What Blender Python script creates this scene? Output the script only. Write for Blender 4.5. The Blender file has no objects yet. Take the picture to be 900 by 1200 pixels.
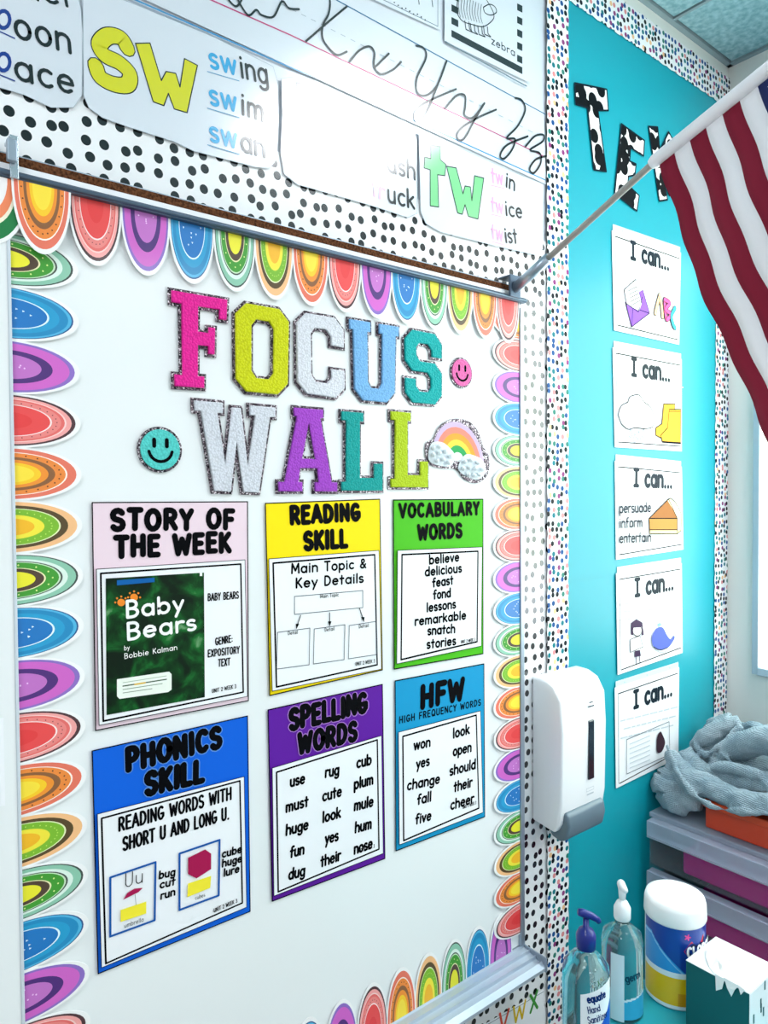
import bpy, bmesh, math, random
import mathutils
from mathutils import Vector, Matrix
from mathutils.geometry import tessellate_polygon
R = random.Random(7)
pi = math.pi
C = bpy.context.scene.collection

# ------------------------------------------------------------------ camera
F_PX = 840.64
YAW, PITCH, ROLL = math.radians(38.410), math.radians(-1.4006), math.radians(-0.3645)
CAM = Vector((0, -0.93, 1.60))
def cam_axes():
    cy, sy = math.cos(YAW), math.sin(YAW)
    fwd = Vector((sy, cy, 0)); right = Vector((cy, -sy, 0)); up = Vector((0, 0, 1))
    cp, sp = math.cos(PITCH), math.sin(PITCH)
    f2 = cp*fwd + sp*up; u2 = -sp*fwd + cp*up
    cr, sr = math.cos(ROLL), math.sin(ROLL)
    return cr*right + sr*u2, -sr*right + cr*u2, f2
RT, UP, FW = cam_axes()
cd = bpy.data.cameras.new('camera'); cam = bpy.data.objects.new('camera', cd); C.objects.link(cam)
cd.sensor_fit = 'VERTICAL'; cd.sensor_height = 24; cd.lens = F_PX*24/1200; cd.clip_start = 0.01
m = Matrix((RT, UP, -FW)).transposed().to_4x4(); m.translation = CAM; cam.matrix_world = m
bpy.context.scene.camera = cam

# ------------------------------------------------------------------ world, exposure, lamp strengths
w = bpy.data.worlds.new('world'); bpy.context.scene.world = w; w.use_nodes = True
w.node_tree.nodes['Background'].inputs[0].default_value = (0.95, 0.975, 1.0, 1)
w.node_tree.nodes['Background'].inputs[1].default_value = 0.68
vs = bpy.context.scene.view_settings
vs.view_transform = 'Standard'; vs.look = 'None'; vs.gamma = 1; vs.use_curve_mapping = False; vs.exposure = 0.04
LAMP = 16.5; WINDOW = 5.2

def ray(px, py): return ((px-450)/F_PX)*RT - ((py-600)/F_PX)*UP + FW
def at(px, py, Y=0.0):               # point where the line of sight meets a plane parallel to the front wall
    d = ray(px, py); return CAM + d*((Y-CAM.y)/d.y)
def atX(px, py, X):
    d = ray(px, py); return CAM + d*((X-CAM.x)/d.x)
def scale_at(px, py, Y=0.0): return (at(px, py, Y)-CAM).dot(FW)/F_PX   # metres per pixel

# ------------------------------------------------------------------ materials
def lin(h):
    h = h.lstrip('#'); v = [int(h[i:i+2], 16)/255 for i in (0, 2, 4)]
    return tuple((c/12.92 if c <= .04045 else ((c+.055)/1.055)**2.4) for c in v)+(1,)
MATS = {}
def mat(name, hexc=None, rough=.5, coat=0, metal=0, trans=0, ior=1.45, alpha=1, emit=0, bump=0, bscale=200, coat_rough=.1, sheen=0):
    if name in MATS: return MATS[name]
    M = bpy.data.materials.new(name); M.use_nodes = True; MATS[name] = M
    b = M.node_tree.nodes['Principled BSDF']; i = b.inputs
    i['Base Color'].default_value = lin(hexc); i['Roughness'].default_value = rough
    i['Coat Weight'].default_value = coat; i['Coat Roughness'].default_value = coat_rough
    i['Metallic'].default_value = metal; i['Transmission Weight'].default_value = trans
    i['IOR'].default_value = ior; i['Alpha'].default_value = alpha
    if coat >= 1: i['Coat IOR'].default_value = 1.85
    if sheen: i['Sheen Weight'].default_value = sheen
    if hexc in ('#07080C', '#12222E', '#1A2230'): i['Specular IOR Level'].default_value = .04
    if emit:
        i['Emission Color'].default_value = lin(hexc); i['Emission Strength'].default_value = emit
    if bump:
        nt = M.node_tree; n = nt.nodes.new('ShaderNodeTexNoise'); n.inputs['Scale'].default_value = bscale
        tc = nt.nodes.new('ShaderNodeTexCoord'); nt.links.new(tc.outputs['Object'], n.inputs['Vector'])
        bp = nt.nodes.new('ShaderNodeBump'); bp.inputs['Strength'].default_value = bump; bp.inputs['Distance'].default_value = .002
        nt.links.new(n.outputs['Fac'], bp.inputs['Height']); nt.links.new(bp.outputs['Normal'], i['Normal'])
    return M
def ramp(nt, stops, interp='CONSTANT'):
    r = nt.nodes.new('ShaderNodeValToRGB'); r.color_ramp.interpolation = interp
    e = r.color_ramp.elements
    e[0].position = stops[0][0]; e[0].color = lin(stops[0][1]); e[1].position = stops[1][0]; e[1].color = lin(stops[1][1])
    for p, c in stops[2:]:
        x = e.new(p); x.color = lin(c)
    return r
def pattern_mat(name, kind, axes='XZ', rough=.35, coat=.0, **k):
    M = bpy.data.materials.new(name); M.use_nodes = True; MATS[name] = M
    nt = M.node_tree; b = nt.nodes['Principled BSDF']; b.inputs['Roughness'].default_value = rough
    b.inputs['Coat Weight'].default_value = coat; b.inputs['Coat Roughness'].default_value = .15; b.inputs['Coat IOR'].default_value = 1.7; b.inputs['Specular IOR Level'].default_value = .1
    tc = nt.nodes.new('ShaderNodeTexCoord'); mp = nt.nodes.new('ShaderNodeMapping')
    nt.links.new(tc.outputs['Object'], mp.inputs['Vector'])
    if axes == 'XZ': mp.inputs['Rotation'].default_value = (pi/2, 0, 0)
    if axes == 'YZ': mp.inputs['Rotation'].default_value = (pi/2, 0, 0); mp.inputs['Rotation'].default_value[2] = 0
    L = nt.links.new
    if kind in ('polka', 'confetti'):
        sc = 43 if kind == 'polka' else 68
        mp.inputs['Scale'].default_value = (1.05, 1, 1.0)
        v = nt.nodes.new('ShaderNodeTexVoronoi'); v.voronoi_dimensions = '2D' if axes == 'XZ' else '3D'
        v.inputs['Scale'].default_value = sc; v.inputs['Randomness'].default_value = .42 if kind == 'polka' else .6
        L(mp.outputs[0], v.inputs['Vector'])
        lt = nt.nodes.new('ShaderNodeMath'); lt.operation = 'LESS_THAN'; lt.inputs[1].default_value = .275 if kind == 'polka' else .35
        L(v.outputs['Distance'], lt.inputs[0])
        mx = nt.nodes.new('ShaderNodeMix'); mx.data_type = 'RGBA'; mx.inputs['A'].default_value = lin('#F1F2F4')
        L(lt.outputs[0], mx.inputs['Factor'])
        if kind == 'polka': mx.inputs['B'].default_value = lin('#07090D')
        else:
            sp = nt.nodes.new('ShaderNodeSeparateColor'); L(v.outputs['Color'], sp.inputs[0])
            r = ramp(nt, [(0, '#060C18'), (.32, '#174F8E'), (.52, '#0C7480'), (.66, '#E08E90'), (.76, '#2C7C6E'), (.87, '#8E3A78'), (.95, '#EFC090')])
            L(sp.outputs[0], r.inputs[0]); L(r.outputs[0], mx.inputs['B'])
        L(mx.outputs['Result'], b.inputs['Base Color'])
    if kind == 'cow':
        n = nt.nodes.new('ShaderNodeTexVoronoi'); n.voronoi_dimensions = '2D'; n.feature = 'SMOOTH_F1'
        n.inputs['Scale'].default_value = 34; n.inputs['Smoothness'].default_value = .25
        L(mp.outputs[0], n.inputs['Vector'])
        r = ramp(nt, [(0, '#0A0C10'), (.5, '#F2F2F2')]); L(n.outputs['Distance'], r.inputs[0]); L(r.outputs[0], b.inputs['Base Color'])
    if kind == 'cow': b.inputs['Specular IOR Level'].default_value = .1
    if kind == 'glitter':
        n = nt.nodes.new('ShaderNodeTexVoronoi'); n.inputs['Scale'].default_value = 620; L(mp.outputs[0], n.inputs['Vector'])
        sp = nt.nodes.new('ShaderNodeSeparateColor'); L(n.outputs['Color'], sp.inputs[0])
        r = ramp(nt, [(0, '#2E2730'), (.4, '#6A5F68'), (.7, '#A08F98'), (.86, '#EDE6EC')]); L(sp.outputs[0], r.inputs[0]); L(r.outputs[0], b.inputs['Base Color'])
        b.inputs['Metallic'].default_value = .5; b.inputs['Roughness'].default_value = .35
        bp = nt.nodes.new('ShaderNodeBump'); bp.inputs['Distance'].default_value = .001; L(sp.outputs[1], bp.inputs['Height']); L(bp.outputs[0], b.inputs['Normal'])
    if kind == 'chenille':
        n = nt.nodes.new('ShaderNodeTexVoronoi'); n.inputs['Scale'].default_value = 330; L(mp.outputs[0], n.inputs['Vector'])
        mx = nt.nodes.new('ShaderNodeMix'); mx.data_type = 'RGBA'
        mx.inputs['A'].default_value = lin(k['c']); c2 = [x*.72 for x in lin(k['c'])[:3]]+[1]; mx.inputs['B'].default_value = c2
        L(n.outputs['Distance'], mx.inputs['Factor']); L(mx.outputs['Result'], b.inputs['Base Color'])
        bp = nt.nodes.new('ShaderNodeBump'); bp.inputs['Distance'].default_value = .0016; bp.inputs['Strength'].default_value = .5; bp.invert = True
        L(n.outputs['Distance'], bp.inputs['Height']); L(bp.outputs[0], b.inputs['Normal'])
        b.inputs['Roughness'].default_value = .9; b.inputs['Sheen Weight'].default_value = .3
    if kind == 'mottle':
        n = nt.nodes.new('ShaderNodeTexNoise'); n.inputs['Scale'].default_value = k.get('s', 60); n.inputs['Detail'].default_value = 6
        L(mp.outputs[0], n.inputs['Vector'])
        r = ramp(nt, [(.35, k['a']), (.65, k['b'])], 'LINEAR'); L(n.outputs['Fac'], r.inputs[0]); L(r.outputs[0], b.inputs['Base Color'])
        bp = nt.nodes.new('ShaderNodeBump'); bp.inputs['Distance'].default_value = k.get('d', .002); bp.inputs['Strength'].default_value = .6
        L(n.outputs['Fac'], bp.inputs['Height']); L(bp.outputs[0], b.inputs['Normal'])
    if kind == 'knit':
        wv = nt.nodes.new('ShaderNodeTexWave'); wv.inputs['Scale'].default_value = 95; wv.inputs['Distortion'].default_value = 1.5; wv.bands_direction = 'Z'
        w2 = nt.nodes.new('ShaderNodeTexWave'); w2.inputs['Scale'].default_value = 95; w2.inputs['Distortion'].default_value = 1.5; w2.bands_direction = 'Y'
        n = nt.nodes.new('ShaderNodeTexNoise'); n.inputs['Scale'].default_value = 14; n.inputs['Detail'].default_value = 8
        for q in (wv, w2, n): L(tc.outputs['Object'], q.inputs['Vector'])
        r = ramp(nt, [(.3, '#8299A6'), (.7, '#B3C2CA')], 'LINEAR'); L(n.outputs['Fac'], r.inputs[0]); L(r.outputs[0], b.inputs['Base Color'])
        ad = nt.nodes.new('ShaderNodeMath'); L(wv.outputs['Fac'], ad.inputs[0]); L(w2.outputs['Fac'], ad.inputs[1])
        bp = nt.nodes.new('ShaderNodeBump'); bp.inputs['Distance'].default_value = .0013; bp.inputs['Strength'].default_value = .8
        L(ad.outputs[0], bp.inputs['Height']); L(bp.outputs[0], b.inputs['Normal']); b.inputs['Roughness'].default_value = .95
    if kind == 'book':
        n = nt.nodes.new('ShaderNodeTexNoise'); b.inputs['Specular IOR Level'].default_value = .2; n.inputs['Scale'].default_value = 34; n.inputs['Detail'].default_value = 7; n.inputs['Distortion'].default_value = .6
        L(mp.outputs[0], n.inputs['Vector'])
        r = ramp(nt, [(.38, '#011A0A'), (.52, '#053A15'), (.64, '#15692A'), (.78, '#7FAE80')], 'LINEAR'); L(n.outputs['Fac'], r.inputs[0]); L(r.outputs[0], b.inputs['Base Color'])
    return M
for n_, k_ in (('polka_print', 'polka'), ('confetti_print', 'confetti'), ('cow_print', 'cow'), ('glitter_trim', 'glitter'), ('book_cover', 'book')):
    pattern_mat(n_, k_, coat=1.0 if k_ == 'polka' else .0)
pattern_mat('blanket_knit', 'knit', axes='O')
pattern_mat('ceiling_tile_face', 'mottle', axes='O', a='#7EAAB4', b='#A6CBD2', s=70, rough=.95)
pattern_mat('cork', 'mottle', axes='O', a='#3A2214', b='#6E452C', s=300, rough=.9)
white = mat('white_laminate', '#D9DFE8', .4, 1.0, coat_rough=.16)
board = mat('whiteboard_enamel', '#E9EDEE', .28)
paper = mat('white_paper', '#F0F2F6', .5, .1)
black = mat('black_ink', '#07080C', .5)
blackc = mat('black_ink_laminated', '#07080C', .6, 1.0, coat_rough=.16)
teal = mat('teal_paper', '#029DAE', .5, .42, bump=.05, bscale=7, coat_rough=.33)
alu = mat('aluminium', '#A9B6C4', .32, metal=.75)
steel = mat('bright_steel', '#C4CED6', .25, metal=.8)
dark_alu = mat('dark_aluminium', '#59697B', .35, metal=.6)
def pm(h, coat=0):
    q = MATS.get('ink_'+h.lstrip('#')+('_laminated' if coat else ''))
    if q: return q
    q = pm_(h, coat); q.node_tree.nodes['Principled BSDF'].inputs['Specular IOR Level'].default_value = 0 if coat else .15; return q
def pm_(h, coat): return mat('ink_'+h.lstrip('#')+('_laminated' if coat else ''), h, .5, coat*1.0, coat_rough=.16)

# ------------------------------------------------------------------ mesh building
class MB:
    def __init__(s): s.v = []; s.f = []; s.m = []; s.mats = []; s.lay = 0; s.sm = []
    def mi(s, mt):
        if mt not in s.mats: s.mats.append(mt)
        return s.mats.index(mt)
    def add(s, vs, fs, mt, smooth=False):
        o = len(s.v); s.v += [tuple(v) for v in vs]; i = s.mi(mt)
        for f in fs: s.f.append([a+o for a in f]); s.m.append(i); s.sm.append(smooth)
    def box(s, a, b, mt):
        x0, y0, z0 = a; x1, y1, z1 = b
        s.add([(x0,y0,z0),(x1,y0,z0),(x1,y1,z0),(x0,y1,z0),(x0,y0,z1),(x1,y0,z1),(x1,y1,z1),(x0,y1,z1)],
              [(0,3,2,1),(4,5,6,7),(0,1,5,4),(1,2,6,5),(2,3,7,6),(3,0,4,7)], mt)
    def hull_slab(s, pts, mt, th, side=None):      # polygon points (front face, world) extruded away by vector th
        n = len(pts); tri = tessellate_polygon([[Vector(p) for p in pts]])
        b = [Vector(p)+th for p in pts]
        s.add(list(pts)+b, [t for t in tri]+[tuple(n+i for i in t[::-1]) for t in tri]+[(i, (i+1) % n, n+(i+1) % n, n+i) for i in range(n)], mt)
    def tube(s, pts, r, mt, seg=12, flat=1.0, smooth=True):
        pts = [Vector(p) for p in pts]; n = len(pts); rings = []
        if not hasattr(r, '__len__'): r = [r]*n
        for i, p in enumerate(pts):
            t = (pts[min(i+1, n-1)]-pts[max(i-1, 0)]).normalized()
            ref = Vector((0, 0, 1)) if abs(t.z) < .9 else Vector((1, 0, 0))
            a = t.cross(ref).normalized(); b = a.cross(t).normalized()
            rings.append([p + a*r[i]*math.cos(k*2*pi/seg) + b*r[i]*flat*math.sin(k*2*pi/seg) for k in range(seg)])
        vs = [v for g in rings for v in g]
        fs = [(i*seg+k, i*seg+(k+1) % seg, (i+1)*seg+(k+1) % seg, (i+1)*seg+k) for i in range(n-1) for k in range(seg)]
        fs += [tuple(range(seg))[::-1], tuple((n-1)*seg+k for k in range(seg))]
        s.add(vs, fs, mt, smooth)
    def lathe(s, c, prof, mt, seg=32, sx=1, sy=1, smooth=True, rot=0):
        c = Vector(c); vs = []; n = len(prof)
        for r, z in prof:
            for k in range(seg):
                a = k*2*pi/seg; x, y = r*sx*math.cos(a), r*sy*math.sin(a)
                vs.append(c+Vector((x*math.cos(rot)-y*math.sin(rot), x*math.sin(rot)+y*math.cos(rot), z)))
        fs = [(i*seg+k, i*seg+(k+1) % seg, (i+1)*seg+(k+1) % seg, (i+1)*seg+k) for i in range(n-1) for k in range(seg)]
        if prof[0][0] > 1e-6: fs.append(tuple(range(seg))[::-1])
        if prof[-1][0] > 1e-6: fs.append(tuple((n-1)*seg+k for k in range(seg)))
        s.add(vs, fs, mt, smooth)
    def build(s, name, parent=None, bevel=0, recalc=True):
        me = bpy.data.meshes.new(name)
        org = Vector((0, 0, 0))
        me.from_pydata([tuple(Vector(v)-org) for v in s.v], [], s.f)
        for mt in s.mats: me.materials.append(mt)
        me.polygons.foreach_set('material_index', s.m)
        me.polygons.foreach_set('use_smooth', s.sm); me.update()
        if recalc:
            bm = bmesh.new(); bm.from_mesh(me); bmesh.ops.recalc_face_normals(bm, faces=bm.faces); bm.to_mesh(me); bm.free()
        o = bpy.data.objects.new(name, me); C.objects.link(o)
        if bevel:
            b = o.modifiers.new('bevel', 'BEVEL'); b.width = bevel; b.segments = 3; b.limit_method = 'ANGLE'
        if parent:
            o.parent = parent
            if parent.type == 'EMPTY' or True: o.matrix_parent_inverse = Matrix.Translation(-parent_loc(parent))
        return o
def parent_loc(p):
    v = Vector(p.location)
    if p.parent: return parent_loc_world(p)
    return v
def parent_loc_world(p):
    v = Vector(p.location); q = p
    while q.parent:
        v = v + q.matrix_parent_inverse.translation; q = q.parent; v = v + Vector(q.location)
    return v
def tag(o, label, cat, group=None):
    o['label'] = label; o['category'] = cat
    if group: o['group'] = group
    return o
def thing(name, label, cat, loc=(0, 0, 0), group=None):
    o = bpy.data.objects.new(name, None); o.empty_display_size = .05; C.objects.link(o); o.location = loc
    return tag(o, label, cat, group)
def struct(o): o['kind'] = 'structure'; return o

# flat drawing on a surface.  mapf(u, v, h) -> world; h = height above the surface
def wallmap(Y): return lambda u, v, h: Vector((u, Y-h, v))
def ribbon(mb, pts, hw, mt, mapf, h, caps=True):
    n = len(pts)
    if n < 2: return
    L, Rr = [], []
    for i in range(n):
        p = pts[i]; a = pts[max(i-1, 0)]; b = pts[min(i+1, n-1)]
        d1 = (p[0]-a[0], p[1]-a[1]); d2 = (b[0]-p[0], b[1]-p[1])
        l1 = math.hypot(*d1) or 1; l2 = math.hypot(*d2) or 1
        t = (d1[0]/l1+d2[0]/l2, d1[1]/l1+d2[1]/l2); l = math.hypot(*t) or 1; t = (t[0]/l, t[1]/l)
        k = 1
        if 0 < i < n-1:
            c = t[0]*d1[0]/l1+t[1]*d1[1]/l1; k = 1/max(c, .6)
        nx, ny = -t[1]*hw*k, t[0]*hw*k
        L.append((p[0]+nx, p[1]+ny)); Rr.append((p[0]-nx, p[1]-ny))
    poly = L[:]
    vs = [mapf(q[0], q[1], h) for q in L+Rr]
    fs = [(i, i+1, n+i+1, n+i) for i in range(n-1)]
    if caps:
        for e, q, j in ((0, pts[1], 0), (n-1, pts[n-2], n-1)):
            p = pts[e]; dx, dy = p[0]-q[0], p[1]-q[1]; a0 = math.atan2(dy, dx); o = len(vs); K = 5
            arc = [mapf(p[0]+hw*math.cos(a0-pi/2+pi*i/K), p[1]+hw*math.sin(a0-pi/2+pi*i/K), h) for i in range(K+1)]
            vs += arc; fs.append(tuple(range(o, o+K+1)))
    mb.add(vs, fs, mt)
def split_sharp(pts, lim=.6):
    out = []; cur = [pts[0]]
    for i in range(1, len(pts)):
        cur.append(pts[i])
        if i < len(pts)-1:
            a, b, c = pts[i-1], pts[i], pts[i+1]
            a1 = math.atan2(b[1]-a[1], b[0]-a[0]); a2 = math.atan2(c[1]-b[1], c[0]-b[0])
            d = abs((a2-a1+pi) % (2*pi)-pi)
            if d > lim: out.append(cur); cur = [pts[i]]
    out.append(cur); return [c for c in out if len(c) > 1]
def smooth_pts(p, sub=5, closed=False):
    n = len(p); out = []
    rng = range(n) if closed else range(n-1)
    for i in rng:
        g = lambda k: p[k % n] if closed else p[max(0, min(n-1, k))]
        a, b, c, d = g(i-1), g(i), g(i+1), g(i+2)
        for j in range(sub):
            t = j/sub
            out.append(tuple(.5*((2*b[q])+(-a[q]+c[q])*t+(2*a[q]-5*b[q]+4*c[q]-d[q])*t*t+(-a[q]+3*b[q]-3*c[q]+d[q])*t**3) for q in (0, 1)))
    if not closed: out.append(tuple(p[-1]))
    return out
# ------------------------------------------------------------------ a rounded stroke alphabet
def A(cx, cy, rx, ry, a0, a1, n=10):
    return [(cx+rx*math.cos(math.radians(a0+(a1-a0)*i/n)), cy+ry*math.sin(math.radians(a0+(a1-a0)*i/n))) for i in range(n+1)]
X_ = .64
def bowl(cx=.3): return A(cx, X_/2, .25, X_/2, 20, 380, 14)
G = {
 'a': (.62, [bowl(), [(.55, X_), (.55, 0)]]), 'b': (.62, [[(.06, 1), (.06, 0)], A(.31, X_/2, .25, X_/2, 180, 540, 14)]),
 'c': (.52, [A(.3, X_/2, .25, X_/2, 50, 310)]), 'd': (.62, [bowl(), [(.55, 1), (.55, 0)]]),
 'e': (.6, [[(.07, .34), (.54, .34)]+A(.3, X_/2, .25, X_/2, 4, 315)[1:]]), 'f': (.42, [A(.34, .84, .16, .15, 60, 180, 6)+[(.18, 0)], [(.03, .6), (.36, .6)]]),
 'g': (.62, [bowl(), [(.55, X_), (.55, -.12)]+A(.31, -.12, .24, .2, 0, -150, 8)]), 'h': (.6, [[(.06, 1), (.06, 0)], A(.3, .38, .24, .26, 180, 0, 8)+[(.54, 0)]]),
 'i': (.18, [[(.09, X_), (.09, 0)], [(.09, .87), (.09, .89)]]), 'j': (.3, [[(.2, X_), (.2, -.2), (.05, -.3)], [(.2, .87), (.2, .89)]]),
 'k': (.54, [[(.06, 1), (.06, 0)], [(.45, .64), (.09, .3)], [(.18, .38), (.5, 0)]]), 'l': (.16, [[(.08, 1), (.08, 0)]]),
 'm': (.86, [[(.06, X_), (.06, 0)], A(.24, .42, .18, .22, 180, 0, 7)+[(.42, 0)], A(.6, .42, .18, .22, 180, 0, 7)+[(.78, 0)]]),
 'n': (.58, [[(.06, X_), (.06, 0)], A(.29, .4, .23, .24, 180, 0, 8)+[(.52, 0)]]), 'o': (.6, [A(.3, X_/2, .25, X_/2, 0, 360, 16)]),
 'p': (.62, [[(.06, X_), (.06, -.3)], A(.31, X_/2, .25, X_/2, 180, 540, 14)]), 'q': (.62, [bowl(), [(.55, X_), (.55, -.3)]]),
 'r': (.4, [[(.06, X_), (.06, 0)], A(.28, .4, .22, .24, 180, 60, 6)]), 's': (.46, [A(.23, .48, .18, .16, 40, 250, 8)[:-1]+A(.23, .16, .19, .16, 90, -140, 8)]),
 't': (.42, [[(.2, .92), (.2, 0)], [(.02, .62), (.38, .62)]]), 'u': (.58, [[(.06, X_)]+A(.28, .24, .22, .24, 180, 360, 8)+[(.5, X_)], [(.5, X_), (.5, 0)]]),
 'v': (.5, [[(.03, X_), (.25, 0), (.47, X_)]]), 'w': (.78, [[(.03, X_), (.2, 0), (.39, X_), (.58, 0), (.75, X_)]]),
 'x': (.5, [[(.04, X_), (.46, 0)], [(.46, X_), (.04, 0)]]), 'y': (.52, [[(.04, X_), (.27, .05)], [(.5, X_), (.14, -.32)]]), 'z': (.5, [[(.05, X_), (.45, X_), (.05, 0), (.46, 0)]]),
 'A': (.68, [[(.04, 0), (.34, 1), (.64, 0)], [(.15, .32), (.53, .32)]]), 'B': (.6, [[(.08, 0), (.08, 1)], [(.08, 1)]+A(.28, .76, .22, .24, 90, -90, 8)+[(.08, .52)], A(.28, .26, .27, .26, 90, -90, 8)+[(.08, 0)]]),
 'C': (.62, [A(.34, .5, .28, .5, 50, 310, 12)]), 'D': (.64, [[(.08, 0), (.08, 1)], [(.08, 1)]+A(.22, .5, .36, .5, 90, -90, 10)+[(.08, 0)]]),
 'E': (.54, [[(.08, 0), (.08, 1)], [(.08, 1), (.48, 1)], [(.08, .52), (.42, .52)], [(.08, 0), (.48, 0)]]), 'F': (.52, [[(.08, 0), (.08, 1)], [(.08, 1), (.48, 1)], [(.08, .5), (.42, .5)]]),
 'G': (.66, [A(.34, .5, .28, .5, 50, 340, 12), [(.36, .44), (.6, .44)], [(.6, .44), (.6, .2)]]), 'H': (.64, [[(.08, 0), (.08, 1)], [(.56, 0), (.56, 1)], [(.08, .5), (.56, .5)]]),
 'I': (.2, [[(.1, 0), (.1, 1)]]), 'J': (.5, [[(.42, 1)]+A(.24, .2, .18, .2, 0, -180, 7)]), 'K': (.6, [[(.08, 0), (.08, 1)], [(.52, 1), (.1, .42)], [(.2, .55), (.55, 0)]]),
 'L': (.5, [[(.08, 1), (.08, 0)], [(.08, 0), (.46, 0)]]), 'M': (.78, [[(.06, 0), (.1, 1)], [(.1, 1), (.39, .25), (.68, 1)], [(.68, 1), (.72, 0)]]), 'N': (.66, [[(.08, 0), (.08, 1)], [(.08, 1), (.58, 0)], [(.58, 0), (.58, 1)]]),
 'O': (.7, [A(.35, .5, .29, .5, 0, 360, 18)]), 'P': (.58, [[(.08, 0), (.08, 1)], [(.08, 1)]+A(.27, .72, .24, .28, 90, -90, 8)+[(.08, .44)]]), 'Q': (.7, [A(.35, .5, .29, .5, 0, 360, 18), [(.42, .24), (.64, -.02)]]),
 'R': (.6, [[(.08, 0), (.08, 1)], [(.08, 1)]+A(.27, .74, .24, .26, 90, -90, 8)+[(.08, .48)], [(.28, .48), (.54, 0)]]),
 'S': (.58, [A(.29, .75, .22, .25, 30, 260, 8)[:-1]+A(.29, .25, .23, .25, 85, -150, 8)]), 'T': (.6, [[(.3, 0), (.3, 1)], [(.04, 1), (.56, 1)]]),
 'U': (.64, [[(.08, 1)]+A(.32, .27, .24, .27, 180, 360, 8)+[(.56, 1)]]), 'V': (.64, [[(.04, 1), (.32, 0), (.6, 1)]]), 'W': (.86, [[(.04, 1), (.22, 0), (.43, .8), (.64, 0), (.82, 1)]]),
 'X': (.6, [[(.06, 1), (.54, 0)], [(.54, 1), (.06, 0)]]), 'Y': (.6, [[(.05, 1), (.3, .48), (.55, 1)], [(.3, .48), (.3, 0)]]), 'Z': (.58, [[(.06, 1), (.52, 1), (.06, 0), (.54, 0)]]),
 '.': (.2, [[(.1, 0), (.1, .02)]]), ':': (.2, [[(.1, .1), (.1, .12)], [(.1, .5), (.1, .52)]]), '&': (.66, [[(.62, 0), (.2, .62)]+A(.32, .78, .15, .2, 200, -20, 7)+[(.12, .34)]+A(.28, .2, .2, .2, 150, 300, 6)+[(.6, .42)]]),
 '2': (.54, [A(.27, .74, .2, .26, 160, -30, 8)+[(.06, 0), (.48, 0)]]), '3': (.5, [A(.22, .76, .2, .24, 140, -80, 7), A(.22, .26, .22, .26, 85, -140, 8)]), ' ': (.38, []),
 '@I': (.5, [[(.25, 0), (.25, 1)], [(.05, 1), (.45, 1)], [(.05, 0), (.45, 0)]]),
}
def text(mb, s, p0, p1, hpx, w=.14, mt=None, Y=0, gap=.14, h0=.0002, fixed=None, uv=None, mapf=None, jit=0, underline=None):
    """letters from baseline point p0 to p1 (photo points carried onto the wall plane Y); hpx = cap height"""
    mt = mt or black; rr = random.Random(len(s))
    if uv:                                # p0, p1 already surface coordinates, hpx metres
        P0, P1, H = p0, p1, hpx
    else:
        a = at(*p0, Y); b = at(*p1, Y); c = at(p0[0], p0[1]-hpx, Y); P0 = (a.x, a.z); P1 = (b.x, b.z); H = (c-a).length
        mapf = wallmap(Y)
    e = (P1[0]-P0[0], P1[1]-P0[1]); Ln = math.hypot(*e); e = (e[0]/Ln, e[1]/Ln); n = (-e[1], e[0])
    toks = list(s) if fixed is None else fixed
    W = sum(G[t][0]+gap for t in toks)-gap; xs = Ln/(W+w) ; x = w/2
    for t in toks:
        gw, st = G[t]; k = 0; dy = rr.uniform(-jit, jit)
        for sk in st:
            for piece in split_sharp(sk):
                pts = [(P0[0]+e[0]*(x+q[0])*xs+n[0]*(q[1]+dy)*H, P0[1]+e[1]*(x+q[0])*xs+n[1]*(q[1]+dy)*H) for q in piece]
                ribbon(mb, pts, w*H/2, mt, mapf, h0+k*1e-5); k += 1
        x += gw+gap
def P2(p, Y): q = at(*p, Y); return (q.x, q.z)
class Art:
    """flat print laid on the plane Y; every call sits a hair above the one before"""
    def __init__(s, Y, h=.0002): s.mb = MB(); s.Y = Y; s.h = h
    def up(s): s.h += 1.2e-5; return s.h
    def poly(s, pts, mt, sm=False, closed=True):
        if sm: pts = smooth_pts(pts, 5, True)
        q = [at(*p, s.Y) for p in pts]; h = s.up()
        for v in q: v.y = s.Y-h
        tri = tessellate_polygon([q]); s.mb.add(q, tri, mt); return s
    def line(s, pts, wpx, mt, sm=False, closed=False):
        if closed: pts = list(pts)+[pts[0]]
        if sm: pts = smooth_pts(pts, 6)
        sc = scale_at(*pts[len(pts)//2], s.Y); q = [P2(p, s.Y) for p in pts]; h = s.up()
        for i, pc in enumerate(split_sharp(q)): ribbon(s.mb, pc, wpx*sc/2, mt, wallmap(s.Y), h+i*8e-6)
        s.h += 3e-5
        return s
    def disc(s, c, r, mt, ry=None, n=14):
        ry = ry or r; return s.poly([(c[0]+r*math.cos(i*2*pi/n), c[1]+ry*math.sin(i*2*pi/n)) for i in range(n)], mt)
    def text(s, *a, **k): text(s.mb, *a, Y=s.Y, h0=s.up(), **k); s.h += 7e-5; return s
    def build(s, name, parent): return s.mb.build(name, parent, recalc=False)
def sheet(name, pts, Y, th, mt, parent=None, sm=False, bend=None):
    mb = MB()
    if sm: pts = smooth_pts(pts, 5, True)
    q = [at(*p, Y) for p in pts]
    mb.hull_slab(q, mt, Vector((0, th, 0)))
    return mb.build(name, parent)
def inset(q, d):                 # shrink a 4-point photo quad by d px
    cx = sum(p[0] for p in q)/4; cy = sum(p[1] for p in q)/4
    return [(p[0]+(d if p[0] < cx else -d), p[1]+(d if p[1] < cy else -d)) for p in q]

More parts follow.
